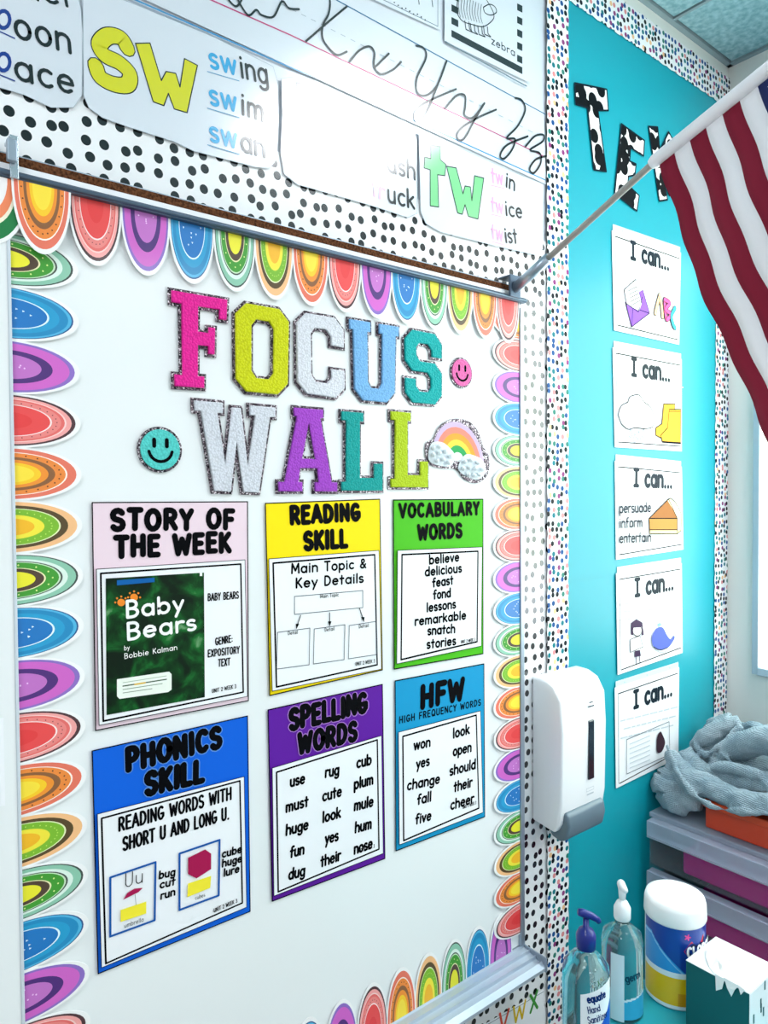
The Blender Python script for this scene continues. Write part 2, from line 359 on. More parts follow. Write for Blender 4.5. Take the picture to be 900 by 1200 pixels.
# ------------------------------------------------------------------ the room
XR = 1.90; ZC = 2.715
MATS['teal_paper'].node_tree.nodes['Principled BSDF'].inputs['Specular IOR Level'].default_value = .25
wallpaint = mat('wall_paint', '#E9EBE6', .6, bump=.1, bscale=60)
mb = MB(); mb.box((-2.6, 0, 0), (XR+.1, .1, ZC+.1), wallpaint); struct(mb.build('wall_front'))
mb = MB(); mb.box((XR, -4.2, 0), (XR+.1, 0, ZC+.1), wallpaint); struct(mb.build('wall_right'))
mb = MB(); mb.box((-2.6, -4.2, -.1), (XR+.1, .1, 0), mat('floor_vinyl', '#8E938F', .4, bump=.1, bscale=30)); struct(mb.build('floor'))
ceil = struct((lambda q: (q.box((-2.6, -4.2, ZC+.012), (XR+.1, .1, ZC+.1), mat('ceiling_void', '#2C3438', .9)), q.build('ceiling'))[1])(MB()))
tbar = mat('tbar_grey', '#8FA3AA', .6)
gx = [1.61-.61*i for i in range(8)]; gy = [-.61*i for i in range(7)]
mb = MB()
for x in gx: mb.box((x-.004, -4.2, ZC-.001), (x+.004, 0, ZC+.012), tbar)
for y in gy[1:]: mb.box((-2.6, y-.004, ZC-.0008), (XR, y+.004, ZC+.0115), tbar)
mb.box((XR-.014, -4.2, ZC-.003), (XR, 0, ZC+.012), tbar); mb.box((-2.6, -.012, ZC-.003), (XR, 0, ZC+.012), tbar)
mb.build('ceiling_grid', ceil)
tilem = MATS['ceiling_tile_face']
LIGHTS = {(2, 1), (5, 1), (2, 4), (5, 4)}      # grid cells holding lamps: column from the right wall, row from the front wall
xs = [XR-.014]+[x for x in gx]; shared = {}
for i in range(len(xs)-1):
    for j in range(len(gy)-1):
        x1 = xs[i]-(.008 if i else .002); x0 = xs[i+1]+.008; y1 = gy[j]-(.008 if j else .016); y0 = gy[j+1]+.008
        if (i, j) in {(1, 1), (4, 1), (1, 4), (4, 4)}:
            t = thing('ceiling_light', {(1, 1): 'square lit ceiling panel lamp above the corner by the front wall', (4, 1): 'square lit ceiling panel lamp above the left end of the front wall',
                      (1, 4): 'square lit ceiling panel lamp at the rear near the right wall', (4, 4): 'square lit ceiling panel lamp at the rear left'}[(i, j)], 'lamp', ((x0+x1)/2, (y0+y1)/2, ZC))
            q = MB(); e = .03
            q.box((x0, y0, ZC-.004), (x1, y0+e, ZC+.01), steel); q.box((x0, y1-e, ZC-.004), (x1, y1, ZC+.01), steel)
            q.box((x0, y0+e, ZC-.004), (x0+e, y1-e, ZC+.01), steel); q.box((x1-e, y0+e, ZC-.004), (x1, y1-e, ZC+.01), steel); q.build('frame', t)
            q = MB(); q.box((x0+e, y0+e, ZC+.001), (x1-e, y1-e, ZC+.008), mat('lamp_diffuser', '#FBFCFF', .5, emit=LAMP)); q.build('diffuser', t)
            continue
        q = MB(); q.box((x0, y0, ZC+.002), (x1, y1, ZC+.012), tilem); q.build('ceiling_tile', ceil)

# turquoise paper behind the signs: two lengths with a seam
YT = -.002
xl = at(650, 600).x; xr = XR-.001; zs = at(700, 671).z
def band(x0, x1, z0, z1, Y, th, mt, name, parent=None, amp=0, per=.012, n=None):
    """upright sheet on the front wall with gently scalloped long edges"""
    mb = MB()
    if not amp: pts = [Vector((x0, Y, z0)), Vector((x1, Y, z0)), Vector((x1, Y, z1)), Vector((x0, Y, z1))]
    elif (x1-x0) > (z1-z0):
        n = int((x1-x0)/per); f = lambda i: abs(math.sin(i*pi/4))*amp
        pts = [Vector((x0+(x1-x0)*i/n, Y, z0-f(i))) for i in range(n+1)]+[Vector((x1-(x1-x0)*i/n, Y, z1+f(i))) for i in range(n+1)]
    else:
        n = int((z1-z0)/per); f = lambda i: abs(math.sin(i*pi/4))*amp
        pts = [Vector((x1+f(i), Y, z0+(z1-z0)*i/n)) for i in range(n+1)]+[Vector((x0-f(i), Y, z1-(z1-z0)*i/n)) for i in range(n+1)]
    mb.hull_slab(pts, mt, Vector((0, th, 0))); return mb.build(name, parent)
tag(band(xl, xr, zs-.01, at(723, 3).z, YT-.0012, .0006, teal, 'backing_paper'), 'upper length of bright turquoise paper covering the wall behind the white signs', 'paper')
tag(band(xl, xr, .3, zs, YT, .0006, teal, 'backing_paper'), 'lower length of turquoise paper behind the pump bottles, under the wall seam', 'paper')
# confetti borders
cf = MATS['confetti_print']; pk = MATS['polka_print']
xa, xb = at(638, 600).x, at(661.5, 600).x
tag(band(xa, xb, .3, 2.71, -.0090, .0006, cf, 'border_strip', amp=.0025, per=.009), 'tall white border strip with coloured confetti dots at left edge of the turquoise paper', 'border')
zt = at(843, 121, 0).z; z2 = at(850, 97, 0).z
tag(band(xb-.02, xr, (at(663, 0).z), at(723, 0).z, -.0056, .0006, cf, 'border_strip', amp=.003, per=.009), 'confetti dotted border strip running along the ceiling above the turquoise paper', 'border')
xc = at(836.5, 600).x
tag(band(xc, XR-.004, .3, zt+.01, -.0050, .0006, cf, 'border_strip', amp=.004, per=.009), 'narrow confetti dotted border strip in the corner right of the white signs', 'border')
# black polka borders
xp = at(612, 600, -.004).x
zr_top = at(300, 262, -.004).z   # above the rail
tag(band(xp, xa+.006, .3, at(600, 335).z+.01, -.0040, .0006, pk, 'border_strip', amp=.0025), 'vertical white border strip with black polka dots along right side of the whiteboard', 'border')
tag(band(-.5, xa+.004, zr_top-.035, zr_top+.11, -.0048, .0006, pk, 'border_strip', amp=.0025), 'white border strip with black polka dots above the brown cork rail', 'border')

# ------------------------------------------------------------------ upper bulletin: plain white paper, cards, alphabet strip
tag(band(-.5, xa+.002, zr_top+.06, 2.70, -.0030, .0006, white, 'backing_paper'), 'white glossy paper behind the word cards and the cursive alphabet', 'paper')
YA = -.0060
st = thing('alphabet_strip', 'long laminated cursive alphabet strip with ruled lines ending in Z', 'alphabet chart', at(450, 100, YA))
sheet('strip_sheet', [(-200, -300), (394, -12), (637, 126), (640, 216), (158, -6), (-200, -180)], YA, .0006, white, st)
a = Art(YA)
bl = pm('#3E8FC4', 1); rd = pm('#C2447C', 1); gy_ = pm('#A9B4BE', 1)
a.line([(120, -17), (340, 79), (400, 103), (639, 211)], 1.7, bl); a.line([(220, -12), (340, 41), (639, 184)], 1.7, rd)
a.line([(394, 0), (639, 134)], 1.2, pm('#3A6F96', 1))
for k in range(26):
    t0 = k/26; x0 = 330+300*t0; a.line([(x0, 5+.512*(x0-330)), (x0+5, 5+.512*(x0-325))], .9, gy_)
a.build('ruled_lines', st)
a = Art(YA, .0012)
def z2(pts): return [(300+x/2.5, y/2.5) for x, y in pts]
for pts in ([(-90, -10), (-60, 20), (-40, -5)], [(-60, -10), (-25, 45), (0, 30), (15, 45), (50, 50), (75, 5), (95, 25), (125, 28)],
            [(200, -40), (215, 0), (212, 40), (195, 75), (195, 115), (220, 150), (240, 162), (265, 152)], [(265, 20), (205, 70), (145, 122)],
            [(273, 182), (300, 150), (330, 137), (346, 155), (345, 195), (365, 218), (400, 205), (424, 182)], [(388, 158), (345, 200)],
            [(468, 135), (490, 142), (497, 170), (470, 230), (472, 272), (498, 280), (530, 250), (557, 180)], [(557, 180), (525, 265), (495, 340), (470, 358), (463, 335), (485, 308), (530, 285), (585, 262)],
            [(553, 318), (585, 282), (610, 280), (612, 310), (610, 338), (635, 345), (668, 303)], [(668, 303), (640, 350), (612, 402), (594, 412), (588, 395), (605, 372), (650, 345), (702, 322)],
            [(758, 288), (778, 295), (787, 325), (765, 370), (733, 405), (757, 408), (748, 440), (725, 466), (714, 455), (735, 425), (795, 400)],
            [(788, 430), (815, 400), (840, 396), (838, 415), (802, 440), (830, 450), (832, 480), (812, 508), (800, 495), (818, 468), (848, 458)]):
    a.line(z2(pts), 2.3, blackc, sm=True)
a.build('cursive_letters', st)
# picture cards above the strip
YC = -.0068
cz = thing('picture_card', 'laminated zebra card with thick black dashed frame above the alphabet', 'card', at(570, 20, YC))
sheet('card_sheet', [(521, -60), (621, -60), (621, 97), (521, 48)], YC, .0006, white, cz)
a = Art(YC)
a.line([(522, 49), (617, 101)], 1.6, pm('#6C7C88', 1))
a.poly([(529, 35), (612, 79), (612, 87), (529, 43)], blackc)
for k in range(6):
    y = 68-k*15; a.poly([(606, y-4), (612, y-1), (612, y+7), (606, y+4)], blackc)
    y = 26-k*15; a.poly([(529, y-6), (537, y-2), (537, y+6), (529, y+2)], blackc)
a.text('zebra', (575, 51), (604, 66.5), 8.5, w=.13, mt=blackc)
zz = lambda L: [(400+x/3.46, y/3.46) for x, y in L]
a.line(zz([(470, 10), (468, 50), (490, 85), (530, 100), (575, 108), (610, 85), (618, 60), (600, 20), (565, -30), (520, -50), (480, -30), (470, 10)]), 1.0, blackc, sm=True)
a.line(zz([(575, 30), (600, 18), (622, 28), (628, 50), (605, 62), (582, 52), (575, 30)]), 1, blackc, sm=True)
for lx, ly in ((500, 85), (522, 95), (552, 105), (575, 105)):
    a.line(zz([(lx, ly), (lx+5, ly+35), (lx+28, ly+45)]), 1, blackc); a.line(zz([(lx+16, ly+4), (lx+19, ly+33), (lx+30, ly+45)]), 1, blackc)
for k in range(9): a.line(zz([(478+k*11, -20+k*5), (474+k*11, 30+k*4), (482+k*11, 72+k*3)]), .7, blackc, sm=True)
a.build('print', cz)
cz = thing('picture_card', 'laminated card with a fine line drawing, cut off left of the zebra card', 'card', at(460, 10, YC))
sheet('card_sheet', [(395, -60), (516, -60), (516, 35), (395, -20)], YC, .0006, white, cz)
a = Art(YC)
a.line([(425, -12), (513, 31), (513, -20)], .9, pm('#7C8A96', 1))
for k in range(9): a.disc((462+k*4.5, 3+k*2.3+(k % 3)), .8, blackc)
a.line([(490, -5), (491, 5)], 1, blackc); a.line([(506, 0), (507, 8)], 1, blackc)
a.build('print', cz)
# blend word cards
YW = -.0078
def word_card(label, shape, fn):
    t = thing('word_card', label, 'card', at(*shape[0], YW)); sheet('card_sheet', shape, YW, .0007, white, t)
    a = Art(YW); a.line(shape, .5, pm('#A9B6C0', 1), closed=True); fn(a); a.build('print', t)
def sp(a):
    nb = pm('#16388E', 1)
    a.text('o', (-4, -14), (18, -3), 27, w=.17, mt=nb); a.text('der', (22, -5), (92, 10), 26, w=.15, mt=blackc)
    a.disc((4, 23), 9.5, nb, 12.5); a.disc((4, 23), 5.2, white, 7.6); a.line([(-5, 35), (17, 45)], 1.5, nb)
    a.text('oon', (15, 42), (86, 63), 31, w=.14, mt=blackc)
    a.disc((4, 73), 9.5, nb, 12.5); a.disc((4, 73), 5.2, white, 7.6); a.line([(-5, 86), (17, 95)], 1.5, nb)
    a.text('ace', (15, 91), (90, 111), 30, w=.14, mt=blackc)
word_card('laminated word card ending in spoon and space at the left edge', [(-60, -60), (85, -25), (95, 10), (97, 40), (96, 112), (86, 126), (60, 126), (28, 111), (-60, 85)], sp)
def sw(a):
    z = lambda L: [(x/2.647, y/2.647) for x, y in L]; ye = pm('#D8D70E', 1)
    S = z([(395, 150), (375, 118), (335, 112), (308, 140), (325, 172), (370, 195), (402, 228), (395, 262), (355, 262), (312, 240), (297, 205)])
    a.line(S, 19.5, blackc, sm=True); a.line(S, 17, ye, sm=True)
    W = z([(420, 135), (465, 134), (500, 250), (515, 222), (545, 228), (558, 270), (572, 182), (612, 203), (580, 350), (540, 338), (522, 290), (508, 328), (475, 316)])
    a.poly(W, ye); a.line(W, 1.3, blackc, closed=True)
    lb = pm('#3FA9DE', 1)
    for (y, wd) in ((78, 'ing'), (121, 'im'), (164, 'an')):
        a.text('sw', (244, y), (279, y+10), 24, w=.17, mt=lb); a.line([(243, y+6), (280, y+17)], 1, pm('#6BA6CC', 1))
        a.text(wd, (281, y+12), ({'ing': 316, 'im': 311, 'an': 312}[wd], y+{'ing': 21, 'im': 22, 'an': 21}[wd]), 25, w=.14, mt=blackc)
word_card('laminated word card with large yellow sw letters', [(97, -4), (98, 112), (104, 126), (120, 138), (151, 149), (204, 166), (227, 177), (300, 196), (316, 197), (323, 188), (326, 100), (320, 78), (250, 43), (180, 14), (140, -2)], sw)
def tr(a):
    z = lambda L: [(300+x/2.5, y/2.5) for x, y in L]; pu = pm('#8F5FC0', 1)
    for pl in ([(118, 242), (160, 250), (160, 300), (190, 310), (190, 345), (160, 340), (158, 440), (118, 430), (118, 330), (85, 338), (85, 292), (118, 300)],
               [(205, 328), (245, 335), (248, 350), (290, 345), (292, 385), (250, 395), (250, 460), (207, 450)]):
        a.poly(z(pl), pu); a.line(z(pl), 1.2, blackc, closed=True)
    pk_ = pm('#E6B5D2', 1)
    for y, wd, x1 in ((156, 'ee', 478), (192, 'ash', 488), (228, 'uck', 487)):
        a.text('tr', (434, y), (451, y+7), 20, w=.16, mt=pk_); a.text(wd, (453, y+8), (x1, y+{'ee': 16, 'ash': 19, 'uck': 17}[wd]), 21, w=.15, mt=blackc)
word_card('laminated word card with purple letters and the word truck, under the glare', [(330, 92), (331, 136), (329, 178), (333, 204), (348, 216), (432, 240), (478, 255), (489, 250), (488, 162), (480, 152), (400, 116), (345, 90)], tr)
def tw(a):
    z = lambda L: [(300+x/2.5, y/2.5) for x, y in L]; gn = pm('#7FD08F', 1)
    for pl in ([(512, 425), (540, 430), (540, 468), (556, 482), (553, 515), (532, 512), (535, 607), (510, 603), (510, 498), (492, 492), (494, 460), (512, 465)],
               [(558, 487), (586, 492), (606, 568), (612, 545), (628, 548), (632, 588), (640, 515), (667, 522), (650, 642), (622, 634), (612, 600), (604, 628), (590, 624)]):
        a.poly(z(pl), gn); a.line(z(pl), 1.1, blackc, closed=True)
    pk_ = pm('#EBA9D6', 1)
    for y, wd, x1, y1 in ((214, 'in', 604, 224), (248, 'ice', 613, 256), (280, 'ist', 607, 285)):
        a.text('tw', (575, y-1), (590, y+3), 17, w=.15, mt=pk_); a.line([(575, y+3), (591, y+7)], .8, pk_); a.text(wd, (591.5, y+4), (x1, y1), 17, w=.15, mt=blackc)
word_card('laminated word card with large green tw letters', [(491, 154), (493, 248), (499, 262), (516, 272), (580, 288), (628, 299), (636, 292), (637, 216), (600, 201), (520, 165)], tw)

# ------------------------------------------------------------------ whiteboard with rail and tray
YB = -.020
bx0 = at(10, 600, YB).x-.02; bx1 = at(607, 700, YB).x; bz0 = at(560, 1136, YB).z; zrail = at(300, 285, YB-.012).z
wb = thing('whiteboard', 'large whiteboard with a scalloped paper border, cork top rail and metal tray', 'whiteboard', ((bx0+bx1)/2, YB, bz0))
mb = MB(); mb.box((bx0, YB, bz0), (bx1, -.001, zr_top), board); mb.build('writing_surface', wb)
mb = MB(); mb.box((bx1, YB-.007, bz0), (bx1+.011, -.001, zrail), alu); mb.build('side_frame', wb, .0015)
rz = zr_top-.002; RX0 = -.45; RX1 = bx1+.011
mb = MB(); mb.box((RX0, YB-.004, rz-.0115), (RX1-.012, -.001, rz), MATS['cork']); mb.build('cork_insert', wb)
mb = MB(); mb.box((RX0, YB-.008, rz-.0195), (RX1, -.001, rz-.012), mat('rail_white', '#EDF0F4', .3)); mb.box((RX0, YB-.003, rz), (RX1, -.001, rz+.002), alu)
mb.build('rail_lip', wb, .0006)
mb = MB(); mb.box((RX0, YB-.012, rz-.0290), (RX1, -.001, rz-.0200), dark_alu); mb.tube([(RX0, YB-.0125, rz-.0245), (RX1, YB-.0125, rz-.0245)], .0032, dark_alu, 8); mb.build('rail_channel', wb, .0008)
# tray
pxr = at(17.5, 600, YB-.006).x
tz = at(560, 1136, YB).z; tz = at(611, 1107, YB).z
prof = [(0, 0), (-.006, 0), (-.008, -.0035), (-.019, -.0045), (-.020, -.002), (-.022, -.002), (-.023, -.0075), (-.034, -.0085), (-.035, -.006), (-.037, -.006), (-.038, -.012), (-.049, -.013), (-.050, -.010), (-.052, -.010), (-.060, -.018), (-.060, -.024), (-.055, -.026), (0, -.022)]
mb = MB(); mb.hull_slab([Vector((pxr+.002, YB+.004+p[0], tz+p[1])) for p in prof], mat('tray_aluminium', '#BCC8D6', .4, metal=.35), Vector((bx1+.011-pxr-.002, 0, 0))); mb.build('tray', wb)
mb = MB(); mb.box((bx1+.011, YB-.058, tz-.027), (bx1+.014, -.001, tz+.001), mat('tray_end_cap', '#8E9DAC', .4)); mb.build('tray_end_cap', wb, .001)

# neighbouring sliding panel at the left edge
pxr = at(17.5, 600, YB-.006).x
t = thing('whiteboard', 'second white panel overlapping the left end of the decorated whiteboard', 'whiteboard', (pxr-.3, YB-.006, tz))
mb = MB(); mb.box((-.4, YB-.0090, tz-.3), (pxr-.004, YB-.0062, rz-.030), board); mb.build('panel_sheet', t)
mb = MB(); mb.box((pxr-.004, YB-.0100, tz-.3), (pxr, YB-.0062, rz-.030), mat('panel_edge', '#C9D2DA', .35)); mb.build('edge_strip', t, .001)
tag(sheet('paper_sheet', [(-60, 835), (4, 842), (6, 944), (-60, 955)], YB-.0100, .0008, paper), 'plain white sheet stuck on the left panel, only its edge showing', 'paper')

# clip on the rail at the left
t = thing('rail_clip', 'small metal map clip hooked over the cork rail at far left', 'clip', at(15, 200, YB-.012))
cx_ = at(15, 200, YB-.01).x; hw = .0052
mb = MB(); mb.box((cx_-.004, YB-.016, rz-.030), (cx_+hw, YB-.012, rz+.016), steel); mb.box((cx_-.004, YB-.016, rz+.014), (cx_+hw, -.008, rz+.018), steel); mb.build('clip_body', t, .001)
mb = MB(); mb.box((cx_-.008, YB-.024, rz-.014), (cx_+.002, YB-.0165, rz+.010), alu); mb.build('hook', t, .001)

# ------------------------------------------------------------------ scalloped border
def E(h): return mat('print_'+h.lstrip('#'), h, .45, .2)
KINDS = {  # (inset from the paper edge in mm, colour)
 'orange': [(0, '#F4F4F4'), (2.4, '#E8745C'), (6.6, '#FBE9DD'), (7.4, '#F08A38'), (12.2, '#8A5A34'), (15.2, '#F2902A'), (18.5, '#F9C81E'), (21.5, '#FBDD3A')],
 'red': [(0, '#F4F4F4'), (2.4, '#4A2A30'), (4.2, '#F3A3A0'), (6.6, '#F9CFCB'), (7.4, '#E96A66'), (9, '#EE8580'), (13.2, '#FBE3E0'), (14, '#E94848'), (22, '#E53A3C')],
 'purple': [(0, '#F4F4F4'), (2.4, '#8A6BC0'), (4.8, '#CF62C4'), (12.5, '#4B2574'), (17.5, '#C06FC2')],
 'blue': [(0, '#F4F4F4'), (2.6, '#1D4F8A'), (3.4, '#4DB2DC'), (5, '#1788BE'), (9, '#1C9ACB'), (13.6, '#DDF3FA'), (14.5, '#1474BE')],
 'green': [(0, '#F4F4F4'), (2.4, '#3C4A44'), (3.4, '#8CC4AA'), (7.2, '#DDEFE4'), (9.6, '#46504A'), (10.5, '#C8E2C0'), (11.3, '#3F9A2E'), (17.2, '#E8E6B0'), (18, '#4E3A2C'), (21.8, '#EBE32A')],
 'lime': [(0, '#F4F4F4'), (2.4, '#F5BD85'), (6.6, '#54401F'), (10, '#E6EDB8'), (10.8, '#7CB82A'), (17.4, '#F4E23A'), (21.8, '#F4B61C')],
 'rainbow': [(0, '#F4F4F4'), (2, '#0E7A3E'), (9, '#F2E9D0'), (11, '#F08558'), (16, '#F6F0F0'), (23, '#C2006E'), (28, '#F4F4F4')],
}
SPOTS = {'orange': (9.8, '#5A2A10', 13, .9), 'red': (11, '#7A2A2C', 15, .7), 'blue': (19.5, '#D8F0FA', 7, 1.1), 'green': (14.2, '#D9EE90', 7, 1.0), 'purple': (22, '#EBC2EC', 5, 1.0), 'lime': (14, '#B8DE5A', 17, .8)}
S_A, S_B = .0318, .082
PITCH_S = .0620
def scallop(kind, base, u, v, parent, Y, a=S_A, b=S_B):
    """half-oval tab: base point (x,z) on its straight side, u across, v out along its length"""
    mb = MB(); sp_ = lambda x, y, h: (base[0]+u[0]*x+v[0]*y, Y-h, base[1]+u[1]*x+v[1]*y)
    n = 22
    for k, (ins, col) in enumerate(KINDS[kind]):
        aa, bb = a*(1-ins/31.8), b*(1-ins/31.8*.95)
        if aa < .001: continue
        pts = [(aa*math.cos(pi*i/n), bb*math.sin(pi*i/n)**.92) for i in range(n+1)]
        if k == 0:
            fr = [Vector(sp_(x, y, .0009)) for x, y in pts]; bk = [Vector(sp_(x, y, 0)) for x, y in pts]; m_ = len(fr)
            mb.add(fr+bk, [tuple(range(m_))[::-1], tuple(range(m_, 2*m_))]+[(i, (i+1) % m_, m_+(i+1) % m_, m_+i) for i in range(m_)], E(col))
        else:
            mb.add([sp_(x, y, .0009+k*5e-5) for x, y in pts], [tuple(range(n+1))[::-1]], E(col))
    if kind in SPOTS:
        ins, col, cnt, r = SPOTS[kind]; aa, bb = a*(1-ins/31.8), b*(1-ins/31.8*.95); r *= .00105
        for i in range(cnt):
            th = pi*(i+.5)/cnt; x, y = aa*math.cos(th), bb*math.sin(th)
            if kind in ('blue', 'purple'): x *= R.uniform(-.9, .9) if i % 2 else 1; y *= R.uniform(.35, 1)
            if kind == 'blue': q = [(x-r, y-r), (x+r, y-r), (x, y+r*1.3)]
            else: q = [(x+r*math.cos(j*pi/3), y+r*math.sin(j*pi/3)) for j in range(6)]
            mb.add([sp_(p[0], p[1], .0015+i*4e-6) for p in q], [tuple(range(len(q)))[::-1]], E(col))
    return mb.build('scallop', parent, recalc=False)
order = ['orange', 'red', 'purple', 'blue', 'green', 'lime']
YS = YB-.0022
bt = thing('scalloped_border', 'top row of rainbow scalloped paper border hanging below the cork rail', 'border', (.6, YS, rz-.03))
x0 = at(47, 250, YS).x; ztip = at(45, 300, YS).z; ztop = ztip+.086
for k in range(14):
    scallop(order[k % 6], (x0+k*.0617, rz-.0293), (1, 0), (0, -1), bt, (YS-.0020-.0004*((13-k) % 2) if k else YB-.0112), b=rz-.0293-ztip+R.uniform(-.0006, .0006))
mb = MB(); pass
ct = thing('scalloped_border', 'end of another rainbow scalloped border on the left panel, green and coral arcs', 'border', at(5, 240, YB-.008))
scallop('rainbow', (at(6, 220, YB-.01).x-.020, at(6, 291, YB-.008).z+.078), (1, 0), (0, -1), ct, YB-.0092, a=.045, b=.078)
left_c = [(320, 4), (372, 3), (434, 2), (495, 1), (556, 0), (617, 5)]
bl_ = thing('scalloped_border', 'left column of rainbow scalloped paper border pointing into the whiteboard', 'border', at(30, 700, YS))
tipx = at(96, 600, YS).x
za = at(50, 372, YS).z; zb = at(50, 1100, YS).z; pit = (za-zb)/12
for k in range(-1, 16):
    kind = ['blue', 'purple', 'red', 'orange', 'lime', 'green'][k % 6]
    scallop(kind, (tipx-S_B, za-k*pit), (0, -1), (1, 0), bl_, YS-.0004*(k % 2), a=pit*.515)
br_ = thing('scalloped_border', 'right column of rainbow scalloped paper border beside the metal frame', 'border', at(590, 700, YS))
tipx = at(577, 600, YS).x; za = at(590, 414, YS).z; zb = at(590, 1085, YS).z; pit = (za-zb)/18
for k in range(-1, 19):
    kind = ['red', 'purple', 'blue', 'green', 'lime', 'orange'][k % 6]
    scallop(kind, (bx1-.0005, za-k*pit), (0, 1), (-1, 0), br_, YS-.0012+.0004*(k % 2), a=pit*.53, b=bx1-.0005-tipx)
bb_ = thing('scalloped_border', 'bottom row of rainbow scalloped paper border rising behind the tray', 'border', at(480, 1170, YS))
ztip = at(503, 1116, YS).z
xb0 = at(560, 1100, YS).x
for k in range(-1, 14):
    kind = ['blue', 'green', 'lime', 'orange', 'red', 'purple'][k % 6]
    scallop(kind, (xb0-k*.0608, tz+.0005), (-1, 0), (0, 1), bb_, YS+.0006-.0003*(k % 2), b=ztip-tz-.0005)

# ------------------------------------------------------------------ varsity letters
VG = {
 'F': ([[(0,1),(1,1),(1,.74),(.8,.74),(.8,.84),(.5,.84),(.5,.62),(.62,.62),(.62,.68),(.8,.68),(.8,.36),(.62,.36),(.62,.44),(.5,.44),(.5,.16),(.62,.16),(.62,0),(.02,0),(.02,.16),(.16,.16),(.16,.84),(0,.84)]]),
 'O': ([[(.2,1),(.8,1),(1,.86),(1,.14),(.8,0),(.2,0),(0,.14),(0,.86)], [(.40,.8),(.60,.8),(.67,.74),(.67,.26),(.60,.2),(.40,.2),(.33,.26),(.33,.74)]]),
 'C': ([[(.2,1),(.8,1),(1,.86),(1,.62),(.68,.62),(.68,.74),(.6,.8),(.4,.8),(.33,.74),(.33,.26),(.4,.2),(.6,.2),(.68,.26),(.68,.38),(1,.38),(1,.14),(.8,0),(.2,0),(0,.14),(0,.86)]]),
 'U': ([[(0,1),(.44,1),(.44,.84),(.38,.84),(.38,.26),(.43,.2),(.57,.2),(.62,.26),(.62,.84),(.56,.84),(.56,1),(1,1),(1,.84),(.94,.84),(.94,.14),(.76,0),(.24,0),(.06,.14),(.06,.84),(0,.84)]]),
 'S': ([[(.2,1),(.8,1),(1,.86),(1,.64),(.68,.64),(.68,.74),(.6,.8),(.4,.8),(.34,.75),(.34,.66),(.42,.6),(.8,.6),(1,.46),(1,.14),(.8,0),(.2,0),(0,.14),(0,.36),(.32,.36),(.32,.26),(.4,.2),(.6,.2),(.66,.25),(.66,.36),(.58,.42),(.2,.42),(0,.56),(0,.86)]]),
 'W': ([[(0,1),(.36,1),(.36,.85),(.30,.85),(.36,.45),(.43,.96),(.57,.96),(.64,.45),(.70,.85),(.64,.85),(.64,1),(1,1),(1,.85),(.93,.85),(.80,0),(.56,0),(.5,.42),(.44,0),(.20,0),(.07,.85),(0,.85)]]),
 'A': ([[(.24,1),(.76,1),(.76,.86),(.72,.86),(.9,.15),(1,.15),(1,0),(.58,0),(.58,.15),(.64,.15),(.62,.27),(.38,.27),(.36,.15),(.42,.15),(.42,0),(0,0),(0,.15),(.1,.15),(.28,.86),(.24,.86)], [(.42,.42),(.58,.42),(.5,.72)]]),
 'L': ([[(0,1),(.55,1),(.55,.85),(.47,.85),(.47,.2),(.74,.2),(.74,.38),(1,.38),(1,0),(0,0),(0,.15),(.1,.15),(.1,.85),(0,.85)]]),
}
def curve_mesh(loops, w, h, off, ext, bev):
    cu = bpy.data.curves.new('tmp', 'CURVE'); cu.dimensions = '2D'; cu.fill_mode = 'BOTH'
    cu.offset = off; cu.extrude = ext; cu.bevel_depth = bev; cu.bevel_resolution = 2
    for lp in loops:
        s = cu.splines.new('POLY'); s.points.add(len(lp)-1); s.use_cyclic_u = True
        for i, (x, y) in enumerate(lp): s.points[i].co = (x*w, y*h, 0, 1)
    o = bpy.data.objects.new('tmp', cu); C.objects.link(o); dg = bpy.context.evaluated_depsgraph_get(); dg.update()
    me = bpy.data.meshes.new_from_object(o.evaluated_get(dg)); bpy.data.objects.remove(o); return me
def varsity(ch, quad, col, label, trim='glitter_trim'):
    Y = YB-.001; TL, TR, BR, BL = [at(*p, Y) for p in quad]
    w = ((TR-TL).length+(BR-BL).length)/2; h = ((TL-BL).length+(TR-BR).length)/2
    t = thing('varsity_letter', label, 'letter', BL)
    mt = MATS.get('chenille_'+col) or pattern_mat('chenille_'+col.lstrip('#'), 'chenille', c=col); MATS['chenille_'+col] = mt
    for nm, off, ext, bev, mtl, lift in (('glitter_base', .0012, .0007, 0, MATS[trim], .0008), ('chenille_fill', -.0042, .0008, .0016, mt, .0030)):
        me = curve_mesh(VG[ch], w, h, off, ext, bev)
        for v in me.vertices:
            u, q = v.co.x/w, v.co.y/h; p = BL*(1-u)*(1-q)+BR*u*(1-q)+TR*u*q+TL*(1-u)*q
            v.co = Vector((p.x, Y-lift-v.co.z, p.z))
        me.materials.clear(); me.materials.append(mtl); me.name = nm
        o = bpy.data.objects.new(nm, me); C.objects.link(o); o.parent = t; o.matrix_parent_inverse = Matrix.Translation(-BL)
        bm = bmesh.new(); bm.from_mesh(me); bmesh.ops.recalc_face_normals(bm, faces=bm.faces); bm.to_mesh(me); bm.free()
varsity('F', [(197, 338), (267, 350), (263, 459), (200, 455)], '#F0259C', 'hot pink fuzzy letter F with glitter edge')
varsity('O', [(272, 351), (339, 363), (337, 466), (273, 460)], '#D6DA12', 'yellow fuzzy letter O with glitter edge')
varsity('C', [(344, 363), (402, 373), (404, 470), (345, 462)], '#E2E4EC', 'white fuzzy letter C with glitter edge')
varsity('U', [(406, 372), (467, 382), (465, 475), (409, 470)], '#7DB8EC', 'light blue fuzzy letter U with glitter edge')
varsity('S', [(471, 383), (517, 392), (517, 477), (472, 473)], '#12AFAE', 'teal fuzzy letter S with glitter edge beside the pink smiley')
varsity('W', [(224, 467), (323, 476), (321, 580), (228, 577)], '#DCDFE8', 'white fuzzy letter W with glitter edge')
